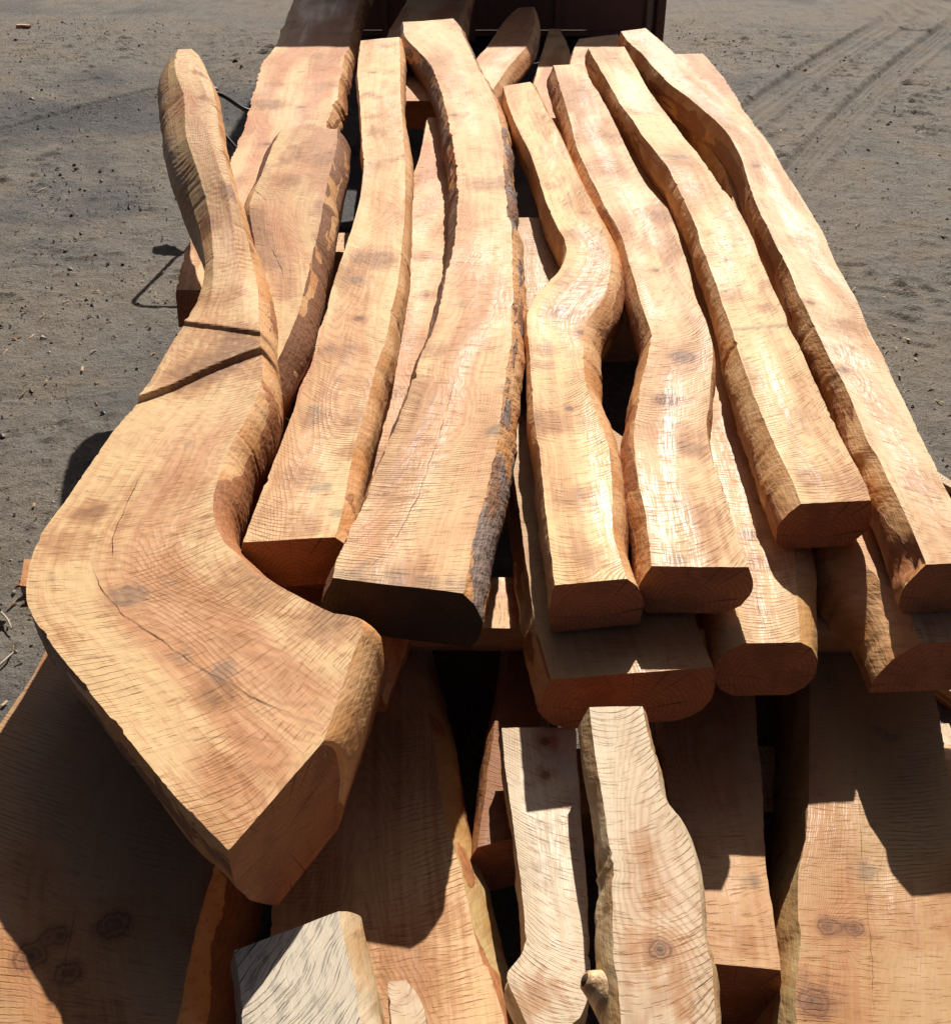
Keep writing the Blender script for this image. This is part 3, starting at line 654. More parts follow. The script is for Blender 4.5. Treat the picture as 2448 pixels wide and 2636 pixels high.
MARKS = {
    's1': [('grey', 0.022, 1.0, [(-0.365, 1.216)]), ('grey', 0.028, 1.0, [(-0.543, 1.384)]), ('grey', 0.018, 0.7, [(-0.429, 1.245)]), ('brown', 0.035, 0.8, [(-0.366, 1.168)]), ('brown', 0.075, 0.7, [(-0.353, 1.408)]), ('brown', 0.05, 0.9, [(-0.221, 1.323)]), ('brown', 0.03, 1.0, [(-0.664, 1.611)]), ('brown', 0.045, 0.6, [(-0.674, 1.521)]), ('brown', 0.05, 0.5, [(-0.496, 1.418)]), ('crack', 0.0022, 1.0, [(-0.604, 1.753), (-0.609, 1.647), (-0.607, 1.542), (-0.593, 1.478)]), ('crack', 0.0022, 1.0, [(-0.63, 1.484), (-0.592, 1.404), (-0.542, 1.342), (-0.463, 1.277), (-0.4, 1.221), (-0.361, 1.197), (-0.305, 1.154), (-0.252, 1.127), (-0.201, 1.103)]), ('crack', 0.0012, 1.0, [(-0.44, 1.049), (-0.387, 1.078), (-0.341, 1.085), (-0.277, 1.078), (-0.244, 1.07)]), ('brown', 0.05, 1.0, [(-0.505, 2.201), (-0.596, 2.079)]), ('brown', 0.05, 0.9, [(-0.525, 2.219)]), ('brown', 0.025, 1.0, [(-0.827, 3.552)]), ('brown', 0.03, 1.0, [(-0.624, 2.825)]), ('brown', 0.035, 0.9, [(-0.663, 2.701)]), ('brown', 0.02, 0.9, [(-0.767, 3.318)]), ('brown', 0.07, 0.4, [(-0.597, 1.6), (-0.552, 1.696)]), ('brown', 0.06, 0.45, [(-0.386, 1.288)]), ('brown', 0.05, 0.45, [(-0.315, 1.014)]), ('brown', 0.05, 0.4, [(-0.29, 1.188)])],
    's1r': [('brown', 0.05, 0.9, [(-0.627, 3.101), (-0.524, 2.769)]), ('brown', 0.03, 0.7, [(-0.519, 2.873), (-0.463, 2.578)]), ('crack', 0.003, 1.0, [(-0.652, 3.291), (-0.597, 3.194)]), ('crack', 0.0025, 1.0, [(-0.539, 2.873), (-0.496, 2.744), (-0.476, 2.671)])],
    's3': [('knot', 0.012, 1.0, [(-0.27, 2.426)]), ('brown', 0.045, 0.8, [(-0.301, 2.262)]), ('brown', 0.06, 0.9, [(-0.264, 2.776)]), ('brown', 0.03, 0.8, [(-0.315, 1.969)]), ('grey', 0.02, 1.0, [(-0.281, 1.722)]), ('grey', 0.02, 1.0, [(-0.293, 2.648)]), ('grey', 0.012, 1.0, [(-0.242, 1.64)]), ('knot', 0.008, 1.0, [(-0.402, 4.642)]), ('brown', 0.03, 0.6, [(-0.307, 2.058)]), ('brown', 0.03, 0.6, [(-0.358, 4.048)]), ('brown', 0.03, 0.7, [(-0.236, 1.846)]), ('brown', 0.04, 0.6, [(-0.331, 1.752)]), ('brown', 0.02, 0.6, [(-0.355, 4.294)])],
    's5': [('crack', 0.0018, 1.0, [(-0.036, 2.161), (-0.068, 1.898), (-0.101, 1.672), (-0.139, 1.532), (-0.184, 1.441)]), ('brown', 0.05, 0.7, [(0.018, 3.308), (0.088, 3.329)]), ('grey', 0.02, 1.0, [(0.038, 1.904)]), ('grey', 0.03, 0.7, [(-0.203, 1.448), (-0.021, 1.408)]), ('brown', 0.05, 0.6, [(-0.109, 1.448)]), ('brown', 0.03, 0.6, [(-0.088, 2.244)]), ('grey', 0.018, 0.6, [(0.061, 2.069)]), ('knot', 0.012, 1.0, [(-0.073, 4.025)]), ('brown', 0.05, 0.55, [(-0.149, 1.696), (-0.115, 2.069)]), ('brown', 0.03, 0.7, [(-0.072, 4.006)]), ('brown', 0.04, 0.4, [(-0.169, 4.519)]), ('brown', 0.03, 0.5, [(-0.033, 2.717)])],
    's6': [('knot', 0.012, 1.0, [(0.242, 2.357)]), ('brown', 0.045, 0.9, [(0.206, 2.455)]), ('knot', 0.009, 1.0, [(0.189, 2.007)]), ('knot', 0.008, 1.0, [(0.302, 3.114)]), ('brown', 0.05, 0.7, [(0.148, 1.953)]), ('brown', 0.03, 0.7, [(0.151, 2.268)]), ('brown', 0.04, 0.6, [(0.269, 2.958)]), ('brown', 0.03, 0.5, [(0.226, 3.33)]), ('brown', 0.025, 0.7, [(0.147, 2.194)]), ('brown', 0.04, 0.6, [(0.178, 1.689)]), ('brown', 0.03, 0.5, [(0.191, 1.505)])],
    's7': [('knot', 0.028, 1.0, [(0.452, 2.233)]), ('knot', 0.026, 1.0, [(0.39, 2.042)]), ('brown', 0.03, 0.9, [(0.415, 1.851)]), ('knot', 0.006, 1.0, [(0.356, 1.676)]), ('knot', 0.01, 1.0, [(0.454, 2.703)]), ('brown', 0.05, 0.8, [(0.499, 3.098)]), ('brown', 0.04, 0.7, [(0.537, 3.074)]), ('brown', 0.05, 0.5, [(0.405, 1.904)]), ('knot', 0.01, 1.0, [(0.393, 4.389)]), ('grey', 0.02, 1.0, [(0.33, 1.505)]), ('brown', 0.04, 0.6, [(0.401, 3.47)]), ('brown', 0.03, 0.8, [(0.393, 4.389)]), ('brown', 0.06, 0.45, [(0.394, 2.159)]), ('brown', 0.05, 0.5, [(0.391, 1.628)]), ('brown', 0.04, 0.7, [(0.434, 3.825)])],
    's8': [('knot', 0.007, 1.0, [(0.646, 2.771)]), ('grey', 0.008, 1.0, [(0.588, 2.369), (0.645, 2.375), (0.718, 2.393)]), ('brown', 0.025, 0.9, [(0.688, 2.479)]), ('grey', 0.02, 0.8, [(0.592, 3.621), (0.66, 3.601)]), ('knot', 0.009, 1.0, [(0.567, 4.87)]), ('grey', 0.018, 0.6, [(0.693, 1.846)]), ('brown', 0.035, 0.6, [(0.618, 1.752)]), ('brown', 0.035, 0.5, [(0.569, 4.095)]), ('brown', 0.04, 0.5, [(0.616, 2.555)]), ('brown', 0.03, 0.6, [(0.638, 1.994)]), ('brown', 0.04, 0.5, [(0.642, 3.33)])],
    's9': [('knot', 0.012, 1.0, [(0.875, 3.518)]), ('knot', 0.01, 1.0, [(0.8, 2.513)]), ('knot', 0.013, 1.0, [(0.786, 2.173)]), ('brown', 0.03, 0.6, [(0.808, 2.268)]), ('grey', 0.02, 0.6, [(0.779, 2.306)]), ('brown', 0.03, 0.5, [(0.804, 4.567)]), ('brown', 0.04, 0.4, [(0.866, 2.903)]), ('brown', 0.04, 0.6, [(0.852, 2.385)]), ('brown', 0.05, 0.5, [(0.817, 1.726)])],
    'e': [('knot', 0.018, 1.0, [(0.529, 1.044)]), ('knot', 0.016, 1.0, [(0.567, 1.04)]), ('brown', 0.03, 0.8, [(0.548, 1.04)]), ('knot', 0.025, 1.0, [(0.479, 0.921)]), ('brown', 0.06, 0.8, [(0.488, 0.927)]), ('crack', 0.0009, 1.0, [(0.651, 1.331), (0.602, 1.109), (0.585, 1.017), (0.551, 0.886)]), ('grey', 0.02, 1.0, [(0.612, 1.145)])],
    'p2': [('knot', 0.016, 1.0, [(0.227, 0.842)]), ('brown', 0.02, 0.5, [(0.229, 1.005), (0.232, 0.907)]), ('brown', 0.015, 0.6, [(0.243, 0.813), (0.241, 0.763)])],
    'p1': [('knot', 0.008, 1.0, [(0.11, 1.242)]), ('knot', 0.008, 1.0, [(0.114, 1.314)]), ('grey', 0.03, 0.6, [(0.108, 1.12)]), ('grey', 0.03, 0.6, [(0.1, 1.054)]), ('brown', 0.03, 0.6, [(0.08, 0.864)])],
    'c1': [('knot', 0.025, 1.0, [(-0.497, 0.958)]), ('knot', 0.025, 1.0, [(-0.597, 0.911)]), ('knot', 0.02, 1.0, [(-0.539, 0.885)]), ('knot', 0.02, 1.0, [(-0.572, 0.941)]), ('crack', 0.0015, 1.0, [(-0.557, 0.99), (-0.55, 0.929), (-0.536, 0.814)])],
    'b1': [('knot', 0.015, 1.0, [(-0.746, 4.094)]), ('grey', 0.02, 1.0, [(-0.681, 4.561)]), ('brown', 0.07, 0.9, [(-0.826, 4.594)]), ('grey', 0.015, 1.0, [(-0.75, 5.1)]), ('grey', 0.015, 1.0, [(-0.662, 5.132)]), ('brown', 0.05, 0.6, [(-0.612, 4.286)])],
    'b7': [('knot', 0.013, 1.0, [(0.512, 1.727)]), ('crack', 0.001, 1.0, [(0.49, 1.603), (0.486, 1.436)]), ('brown', 0.03, 0.7, [(0.518, 1.638)])],
    'b3': [('brown', 0.04, 0.7, [(-0.148, 3.064)]), ('brown', 0.04, 0.8, [(-0.197, 2.273)]), ('brown', 0.04, 0.8, [(-0.196, 1.993)]), ('knot', 0.012, 1.0, [(-0.133, 2.8)]), ('brown', 0.05, 0.5, [(-0.156, 2.526)])],
    'c2': [('brown', 0.05, 0.5, [(-0.043, 1.06)]), ('brown', 0.05, 0.5, [(-0.069, 0.951)])],
    'd': [('grey', 0.014, 1.0, [(0.427, 1.116)]), ('brown', 0.03, 0.6, [(0.387, 1.014)])],
    'b6': [('brown', 0.05, 0.6, [(0.243, 1.436)])],
}

# ------------------------------------------------------------------ ground: one sheet, finer near the pile
def axis(lo, f0, f1, hi, step):
    a = [f0]
    s = step
    while a[-1] > lo:
        s *= 1.35
        a.append(a[-1] - s)
    b = [f1]
    s = step
    while b[-1] < hi:
        s *= 1.35
        b.append(b[-1] + s)
    return np.concatenate([np.array(a[1:][::-1]), np.arange(f0, f1, step), np.array(b)])


def ground():
    xs, ys = axis(-90, -2.6, 3.6, 90, 0.0135), axis(-60, 1.2, 8.2, 120, 0.0135)
    X, Y = np.meshgrid(xs, ys)
    near = np.clip(1 - (np.hypot(X, Y - 4) - 9) / 6, 0, 1)
    Z = 0.010 * fbm(X * 0.8, Y * 0.8, 1.0, 3) + near * (0.006 * fbm(X * 5, Y * 5, 2.0, 4) + 0.0035 * fbm(X * 24, Y * 24, 4.0, 2))
    # scuffed crumbs of dried mud
    cr = np.clip(perlin(X * 11, Y * 26, 7.0) - 0.24, 0, 1) * np.clip(fbm(X * 1.1 + 5, Y * 1.1, 9.0, 2) + 0.22, 0, 1)
    Z += near * 0.055 * cr
    Z += near * 0.020 * np.clip(fbm(X * 17, Y * 17, 31.0, 3) - 0.30, 0, 1) * np.clip(fbm(X * 0.7 - 3, Y * 0.7, 33.0, 2) * 1.5 + 0.5, 0, 1)
    # two tyre tracks running away to the right
    def track(p, q, bend, half, groove, depth, ridge):
        p, q = np.array(p), np.array(q)
        d = (q - p) / np.linalg.norm(q - p)
        nrm = np.array([-d[1], d[0]])
        rx, ry = X - p[0], Y - p[1]
        t = rx * d[0] + ry * d[1]
        s = rx * nrm[0] + ry * nrm[1] - bend * (t - 1.2) ** 2
        m = np.clip((half - np.abs(s)) / 0.02, 0, 1) * np.clip((t + 0.2) / 0.5, 0, 1)
        out = -depth * m + ridge * np.exp(-((np.abs(s) - half - 0.015) / 0.02) ** 2) * np.clip((t + 0.2) / 0.5, 0, 1)
        if groove:
            out = out + 0.008 * m * np.sin(s * 2 * np.pi / groove) * (0.6 + 0.4 * perlin(t * 3, s * 5, 1.0))
        return out, m
    z1, m1 = track((1.36, 5.05), (2.85, 7.75), -0.015, 0.085, 0.034, 0.012, 0.012)
    z2, m2 = track((1.31, 5.95), (2.75, 8.30), -0.015, 0.10, 0.06, 0.016, 0.016)
    z3, m3 = track((-2.9, 5.2), (-1.05, 7.6), 0.0, 0.10, 0.05, 0.008, 0.008)
    keep = 1 - 0.8 * np.clip(m1 + m2 + m3, 0, 1)
    Z = Z * keep + z1 + z2 + z3
    # cleat chatter either side of the tracks
    ch = np.clip(np.sin((X * 0.5 + Y * 1.0) * 62 + 3.5 * perlin(X * 3, Y * 3, 5.0)) - 0.45, 0, 1)
    patch = np.clip(perlin(X * 1.3 + 2.2, Y * 0.9, 12.0) * 3 - 0.35, 0, 1) * (X > 0.9) * np.clip(perlin(X * 9, Y * 6, 3.0) * 2.5 + 0.4, 0, 1)
    Z += near * 0.028 * ch * patch * keep
    k = NT('dirt')
    geo = k.n('ShaderNodeNewGeometry').outputs['Position']
    n1 = k.noise(geo, 1.1, 5)
    n2 = k.noise(geo, 9.0, 5, 0.65)
    col = k.mix(k.step(n1, 0.35, 0.65), (0.272, 0.236, 0.195), (0.245, 0.224, 0.200))
    col = k.mix(k.step(n2, 0.42, 0.68, 0.0, 0.55), col, (0.165, 0.136, 0.108))
    col = k.mix(k.step(k.noise(geo, 3.0, 4), 0.52, 0.68, 0.0, 0.7), col, (0.280, 0.230, 0.175))
    damp = k.step(k.noise(geo, 0.55, 4, 0.6), 0.50, 0.66)
    col = k.mix(k.math('MULTIPLY', damp, 0.85), col, (0.100, 0.101, 0.105))
    dst = k.n('ShaderNodeVectorMath', operation='DISTANCE')
    k.t.links.new(geo, dst.inputs[0])
    dst.inputs[1].default_value = (-3.3, 5.2, 0.0)
    grit = k.step(k.math('MULTIPLY_ADD', k.noise(geo, 1.6, 5, 0.65), 2.6, k.math('MULTIPLY', dst.outputs['Value'], -0.55)), 0.25, 0.75)
    col = k.mix(k.math('MULTIPLY', grit, 0.7), col, (0.115, 0.117, 0.122))
    fine = k.noise(geo, 170.0, 4, 0.75)
    col = k.mix(k.step(fine, 0.52, 0.70, 0.0, 0.55), col, (0.085, 0.068, 0.054))
    col = k.mix(k.step(fine, 0.42, 0.26, 0.0, 0.5), col, (0.27, 0.235, 0.195))
    pb = k.voro(geo, 75.0)
    col = k.mix(k.step(pb, 0.18, 0.08, 0.0, 0.5), col, (0.24, 0.215, 0.19))
    h = k.math('ADD', k.math('MULTIPLY', fine, 0.6), k.step(pb, 0.30, 0.0))
    nrm = k.bump(h, 1.0, 0.012)
    nrm = k.bump(k.noise(geo, 45.0, 5, 0.7), 0.8, 0.022, nrm)
    mat = k.finish(col, 0.86, nrm, 0.25)
    V = np.stack([X.ravel(), Y.ravel(), Z.ravel()], 1)
    o = mesh_obj('ground', V, grid_faces(len(ys), len(xs)), mat)
    o['kind'] = 'structure'
    o['label'] = 'grey brown sandy dirt of the yard with tyre tracks'


ground()


# loose gravel on the ground: too many to count
def gravel():
    r = np.random.RandomState(3)
    ico = [(-1, 0, -0.4), (0.9, -0.5, -0.4), (0.6, 0.9, -0.4), (-0.7, 0.8, 0.1), (0.1, -1.0, 0.2), (1.0, 0.2, 0.3), (0.0, 0.1, 0.75)]
    fc = np.array([(0, 1, 4), (0, 4, 6), (0, 6, 3), (3, 6, 5), (3, 5, 2), (6, 4, 5), (4, 1, 5), (1, 2, 5), (0, 3, 2)])
    base = np.array(ico)
    vs_, fs = [], []
    n = 16000
    px = np.concatenate([r.uniform(-3.2, -0.8, n // 2), r.uniform(0.7, 4.2, n // 2)])
    py = np.concatenate([r.uniform(1.3, 8.5, n // 2), r.uniform(1.6, 8.5, n // 2)])
    dens = perlin(px * 0.9, py * 0.9, 21.0)
    for i in range(n):
        if r.rand() > 0.45 + dens[i]:
            continue
        s = min(0.016, 0.0032 * math.exp(r.normal(0, 0.55)))
        a = r.uniform(0, 6.28)
        q = base * r.uniform(0.6, 1.3, (7, 3)) * s
        ca, sa = math.cos(a), math.sin(a)
        q = np.stack([q[:, 0] * ca - q[:, 1] * sa + px[i], q[:, 0] * sa + q[:, 1] * ca + py[i], q[:, 2] + 0.008 * perlin(px[i] * 0.8, py[i] * 0.8, 1.0) + 0.004], 1)
        fs.append(fc + len(vs_) * 7)
        vs_.append(q)
    k = NT('gravel')
    rnd = k.n('ShaderNodeNewGeometry').outputs['Random Per Island']
    col = k.mix(rnd, (0.075, 0.062, 0.050), (0.36, 0.32, 0.27))
    mat = k.finish(col, 0.75, None, 0.4)
    o = mesh_obj('gravel', np.concatenate(vs_), np.concatenate(fs), mat, smooth=False)
    o['kind'] = 'stuff'
    o['label'] = 'small loose gravel and mud crumbs on the dirt yard'
    o['category'] = 'gravel'


gravel()


def wood_chips():
    r = np.random.RandomState(11)
    V, Fc = [], []
    for i in range(900):
        if r.rand() < 0.55:
            x, y = -0.95 - abs(r.normal(0, 0.45)), r.uniform(1.4, 6.5)
        else:
            x, y = 1.05 + abs(r.normal(0, 0.5)), r.uniform(1.7, 6.5)
        z = 0.010 * float(fbm(x * 0.8, y * 0.8, 1.0, 3)) + 0.006
        a, L, w, t = r.uniform(0, 6.28), 0.004 + 0.012 * r.rand() ** 2, 0.0015 + 0.003 * r.rand(), 0.0012
        d, n_ = np.array([math.cos(a), math.sin(a), r.uniform(-0.25, 0.25)]), np.array([-math.sin(a), math.cos(a), r.uniform(-0.3, 0.3)])
        c = np.array([x, y, z])
        k_ = len(V)
        for s1, s2 in ((-1, -1), (1, -0.6), (1, 0.6), (-1, 1)):
            V.append(c + d * L * s1 + n_ * w * s2)
        V.append(c + np.array([0, 0, t * 2]))
        Fc += [[k_, k_ + 1, k_ + 4], [k_ + 1, k_ + 2, k_ + 4], [k_ + 2, k_ + 3, k_ + 4], [k_ + 3, k_, k_ + 4]]
    k = NT('wood_chip')
    rnd = k.n('ShaderNodeNewGeometry').outputs['Random Per Island']
    col = k.mix(rnd, (0.16, 0.075, 0.035), (0.55, 0.40, 0.22))
    o = mesh_obj('wood_chips', np.array(V), np.array(Fc), k.finish(col, 0.7, None, 0.3), smooth=False)
    o['kind'] = 'stuff'
    o['label'] = 'pale chips and bark crumbs strewn on the dirt round the pile'
    o['category'] = 'wood chips'


wood_chips()


# ------------------------------------------------------------------ the timbers
A = 'curved timbers lying side by side on top of the pile'
B = 'timbers of the layer under the top ones'
C = 'broad slabs of the bottom layer'


def wood(seed, top=None, edge=None, end=None):
    e = edge if isinstance(edge, (tuple, list)) else (edge or {}, edge or {})
    return dict(seed=seed, top=top or {}, edge=e, end=end or {})


def lay(name, label, key, th, lp, rp, seed, w, group=None, **kw):
    """build one timber from its plan rows, its two edge profiles and its look"""
    rows = ROWS[key] if isinstance(key, str) else key
    mats = (sawn_wood(seed, **w['top']), tuple(edge_wood(seed + 0.37 * i, **q) for i, q in enumerate(w['edge'])), end_grain(seed, **w['end']))
    if 'face' in w:
        mats = (w['face'],) + mats[1:]
    lk = {q: w['top'][q] for q in ('pitch', 'slant', 'arc', 'stain', 'rings') if q in w['top']}
    return timber(name, label, rows, th, lp, rp, seed, mats, group, look=lk, looks=w['edge'], marks=MARKS.get(key, ()) if isinstance(key, str) else (), **kw)


# --- top layer
lay('curved_timber', 'pale straight timber between the forked slab and the broad arched timber', 's3', 0.10,
       [(0.006, 0.02), (0.006, 0.06), (-0.01, 0.10)], [(0.020, 0.022), (0.026, 0.06), (0.010, 0.10)], 3,
       wood(3, dict(sap=(0.70, 0.48, 0.24), heart=(0.58, 0.31, 0.13), stain=0.6, slant=-0.18, arc=2.0), [dict(bark=0.1), dict(bark=0.3)]), A, fibres=30)
lay('curved_timber', 'broad arched timber with bark on both edges and a blackened near end', 's5', 0.112,
       [(0.010, 0.02), (0.024, 0.05), (0.024, 0.08), (0.010, 0.112)], [(0.020, 0.022), (0.034, 0.055), (0.030, 0.085), (0.012, 0.112)], 5,
       wood(5, dict(sap=(0.66, 0.44, 0.215), heart=(0.55, 0.265, 0.11), stain=0.35, pitch=0.008, slant=0.04, arc=1.0), [dict(bark=0.75, brown=(0.20, 0.095, 0.05), barkgrey=0.2), dict(bark=0.50, brown=(0.28, 0.135, 0.07), barkgrey=0.5)], dict(grime=0.97)), A, fibres=30,
       rough_edge=0.005, end_label='blackened near end of the arched timber')
lay('curved_timber', 'narrow timber with a sharp S bend right of the arched timber', 's6', 0.10,
       [(0.006, 0.02), (0.008, 0.06), (0.002, 0.10)], [(0.020, 0.020), (0.034, 0.055), (0.030, 0.10)], 6,
       wood(6, dict(sap=(0.72, 0.48, 0.215), heart=(0.55, 0.27, 0.095), stain=0.6, slant=0.2, arc=3.0), [dict(bark=0.2), dict(bark=0.4)]), A, fibres=30, far_profile=([(0.006, 0.02), (0.008, 0.06), (0.0, 0.10)], [(0.022, 0.016), (0.044, 0.05), (0.040, 0.10)], 2.2, 2.7))
lay('curved_timber', 'timber with a swelling middle and two dark knots right of the S-bent one', 's7', 0.10,
       [(0.012, 0.025), (0.024, 0.055), (0.024, 0.085), (0.0, 0.10)], [(0.008, 0.02), (0.014, 0.055), (0.0, 0.085), (-0.03, 0.10)], 7,
       wood(7, dict(heart=(0.45, 0.205, 0.075), stain=0.7, slant=0.28, arc=4.0, pitch=0.011), [dict(bark=0.40), dict(bark=0.25)]), A, fibres=30)
lay('curved_timber', 'wavy timber with a chamfered left edge, second from the right edge of the pile', 's8', 0.10,
       [(0.022, 0.024), (0.036, 0.05), (0.030, 0.085), (0.015, 0.10)], [(0.008, 0.03), (0.006, 0.07), (-0.02, 0.10)], 8,
       wood(8, dict(sap=(0.69, 0.47, 0.22), heart=(0.52, 0.26, 0.105), stain=0.6, slant=0.22, arc=2.0), [dict(bark=0.36, pale=(0.70, 0.44, 0.22)), dict(bark=0.25)]), A, fibres=30, facets=0.004,
       far_profile=([(0.010, 0.03), (0.012, 0.06), (0.0, 0.10)], [(0.006, 0.03), (0.0, 0.07), (-0.02, 0.10)], 2.2, 3.3))
lay('curved_timber', 'long kinked timber along the right edge of the pile', 's9', 0.105,
       [(0.018, 0.025), (0.028, 0.05), (0.028, 0.085), (0.015, 0.105)], [(0.012, 0.03), (0.018, 0.07), (0.0, 0.105)], 9,
       wood(9, dict(sap=(0.68, 0.49, 0.28), heart=(0.55, 0.30, 0.14), stain=0.45, saw=1.2, slant=0.05), [dict(bark=0.36, pale=(0.70, 0.44, 0.22)), dict(bark=0.25)]), A, fibres=30, facets=0.004, far_profile=([(0.010, 0.03), (0.014, 0.06), (0.004, 0.105)], [(0.006, 0.03), (0.008, 0.07), (-0.01, 0.105)], 2.4, 3.6), rot=[(0.715, 1.56, 0.565, 0.05), (0.735, 1.53, 0.58, 0.035)])


# --- the great forked, crooked slab at the left
def fork_steps(u, v, L):
    # two chainsaw ledges across the trunk, the far side higher
    s1 = v - (1.555 + 0.02 * u)
    s2 = v - (1.86 - 0.34 * u + 0.10 * u * u)
    f = lambda s: 1 / (1 + np.exp(np.clip(s / 0.0016, -40, 40)))
    # the limb above the ledges is hewn in flat facets with coarse diagonal kerfs
    limb = np.clip((1.55 - v) / 0.25, 0, 1)
    seg = v / 0.27 + 0.35
    i0 = np.floor(seg).astype(int)
    rv = np.array([0.3, -0.8, 0.6, -0.2, 0.9, -0.6, 0.2, -0.9, 0.5, -0.3, 0.8, -0.5, 0.1, 0.7, -0.4, 0.0, 0.6, -0.7, 0.3, 0.0, 0.2, 0.1, 0.0, 0.1])
    i0 = np.clip(i0, 0, 22)
    fr = np.clip((seg - i0 - 0.12) / 0.76, 0, 1)
    tilt = rv[i0] * (1 - fr) + rv[i0 + 1] * fr
    edge_cut = np.clip(0.24 + 0.08 * tilt - u, 0, 1) * 0.09 + np.clip(u - (0.76 + 0.08 * tilt), 0, 1) * 0.08
    kerf = np.sin((v + 0.05 * u) * 2 * np.pi / 0.019 + 2.5 * perlin(u * 3, v * 6, 2.2)) * np.clip(fbm(u * 2 + 7, v * 5, 8.8, 2) * 2 + 0.2, 0, 1)
    hew = limb * (0.012 * tilt * (u - 0.5) - edge_cut + 0.0006 * kerf)
    return 0.008 * f(s1) + 0.014 * f(s2) + hew


fork = lay('forked_timber', 'huge forked and elbowed slab at the left of the pile', 's1', 0.19,
              [(0.002, 0.02), (-0.002, 0.07), (-0.02, 0.12), (-0.07, 0.19)], [(0.014, 0.015), (0.030, 0.04), (0.038, 0.10), (0.010, 0.19)], 1,
              wood(1, dict(sap=(0.62, 0.41, 0.20), heart=(0.51, 0.25, 0.115), stain=0.5, saw=0.8, pitch=0.012, arc=5.0, slant=0.12, gloss=0.5),
                   [dict(bark=0.55, brown=(0.16, 0.085, 0.055), pale=(0.46, 0.32, 0.19)), dict(bark=0.62)], dict(a=(0.42, 0.185, 0.085), b=(0.34, 0.135, 0.06))), A, cat='timber',
              zfun=fork_steps, fibres=30, flat=True, clean=[(-0.15, 1.22, 0.57, 0.10), (-0.20, 1.08, 0.55, 0.10), (-0.92, 3.2, 0.78, 0.30), (-0.86, 2.75, 0.68, 0.28), (-1.0, 3.6, 0.8, 0.2)], res=0.0036, ntop=64,
           far_profile=([(0.026, 0.018), (0.044, 0.05), (0.034, 0.09), (0.0, 0.12)], [(0.006, 0.012), (0.016, 0.04), (0.012, 0.08), (-0.01, 0.12)], 0.75, 1.35))
lay('forked_timber', '', 's1r', 0.16,
       [(0.030, 0.03), (0.036, 0.16)], [(0.022, 0.03), (0.040, 0.07), (0.02, 0.16)], 2,
       wood(2, dict(sap=(0.56, 0.37, 0.17), heart=(0.46, 0.215, 0.09), stain=0.8, gloss=0.2), [dict(bark=0.7, brown=(0.20, 0.08, 0.035)), dict(bark=0.75, brown=(0.26, 0.12, 0.06))]), parent=fork, part='side_limb')

# --- second layer
lay('timber', 'broad slab behind the fork, its far half in the shadow of the container', 'b1', 0.11,
       [(0.004, 0.03), (0.01, 0.11)], [(0.020, 0.03), (0.035, 0.07), (0.02, 0.11)], 11, wood(11, dict(stain=0.6), dict(bark=0.4)), B, rough_edge=0.008)
lay('timber', 'shaded slab poking out beyond the far end of the arched timber', 'b2', 0.11,
       [(0.01, 0.03), (0.01, 0.11)], [(0.025, 0.04), (0.02, 0.11)], 12, wood(12, dict(stain=0.5), dict(bark=0.45)), B)
lay('timber', 'wide board seen in the gap between the straight and the arched timber', 'b3', 0.10,
       [(0.01, 0.03), (0.01, 0.10)], [(0.01, 0.03), (0.01, 0.10)], 13, wood(13, dict(stain=0.55, saw=1.1), dict(bark=0.3)), B)
lay('timber', 'round-ended curved slab, tip in shade, behind the arched timber', 'b4', 0.10,
       [(0.006, 0.03), (0.01, 0.10)], [(0.022, 0.03), (0.035, 0.07), (0.02, 0.10)], 14, wood(14, dict(stain=0.4), dict(bark=0.3, marks=1.4)), B)
lay('timber', 'dark shaded slab lying low beside the round-ended slab', 'b5', 0.08,
       [(0.01, 0.03), (0.01, 0.08)], [(0.01, 0.03), (0.01, 0.08)], 15, wood(15, dict(stain=0.6), dict(bark=0.4)), B)
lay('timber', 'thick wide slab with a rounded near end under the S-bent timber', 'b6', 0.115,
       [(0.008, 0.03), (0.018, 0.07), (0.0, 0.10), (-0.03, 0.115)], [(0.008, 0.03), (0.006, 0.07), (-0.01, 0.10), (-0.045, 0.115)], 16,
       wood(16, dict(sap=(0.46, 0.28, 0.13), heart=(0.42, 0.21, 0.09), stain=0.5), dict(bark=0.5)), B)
lay('timber', 'half-round slab with a D-shaped near end, lit between two upper timbers', 'b7', 0.12,
       [(0.030, 0.014), (0.052, 0.042), (0.054, 0.072), (0.036, 0.102), (0.004, 0.12)], [(0.026, 0.012), (0.047, 0.042), (0.049, 0.072), (0.032, 0.102), (0.0, 0.12)], 17,
       wood(17, dict(heart=(0.46, 0.26, 0.125), stain=0.45), dict(bark=0.08, pale=(0.66, 0.45, 0.22))), B, edge_noise=0.4)
lay('timber', 'pale slab end showing past the far end of the wavy timber', 'b8', 0.10,
       [(0.01, 0.03), (0.01, 0.10)], [(0.01, 0.03), (0.01, 0.10)], 18, wood(18, dict(stain=0.3), dict(bark=0.3)), B)
lay('timber', 'shaded slab with a sloping side under the near end of the rightmost timber', 'b9', 0.11,
       [(0.045, 0.035), (0.066, 0.075), (0.070, 0.11)], [(0.01, 0.03), (0.01, 0.11)], 19, wood(19, dict(stain=0.4), dict(bark=0.12)), B, edge_noise=0.5)
lay('timber', 'board peeking out right of the rightmost timber beside the dirt', 'b10', 0.09,
       [(0.01, 0.03), (0.01, 0.09)], [(0.006, 0.03), (0.01, 0.09)], 20, wood(20, dict(stain=0.5, sap=(0.55, 0.32, 0.14), heart=(0.48, 0.22, 0.085)), dict(bark=0.25)), B, rough_edge=0.006)
lay('support_block', 'short board wedged under the elbow of the forked slab', 'blk', 0.036,
       [(0.004, 0.02), (0.004, 0.036)], [(0.004, 0.02), (0.004, 0.036)], 21, wood(21, dict(stain=0.4), dict(bark=0.3)), cat='block')

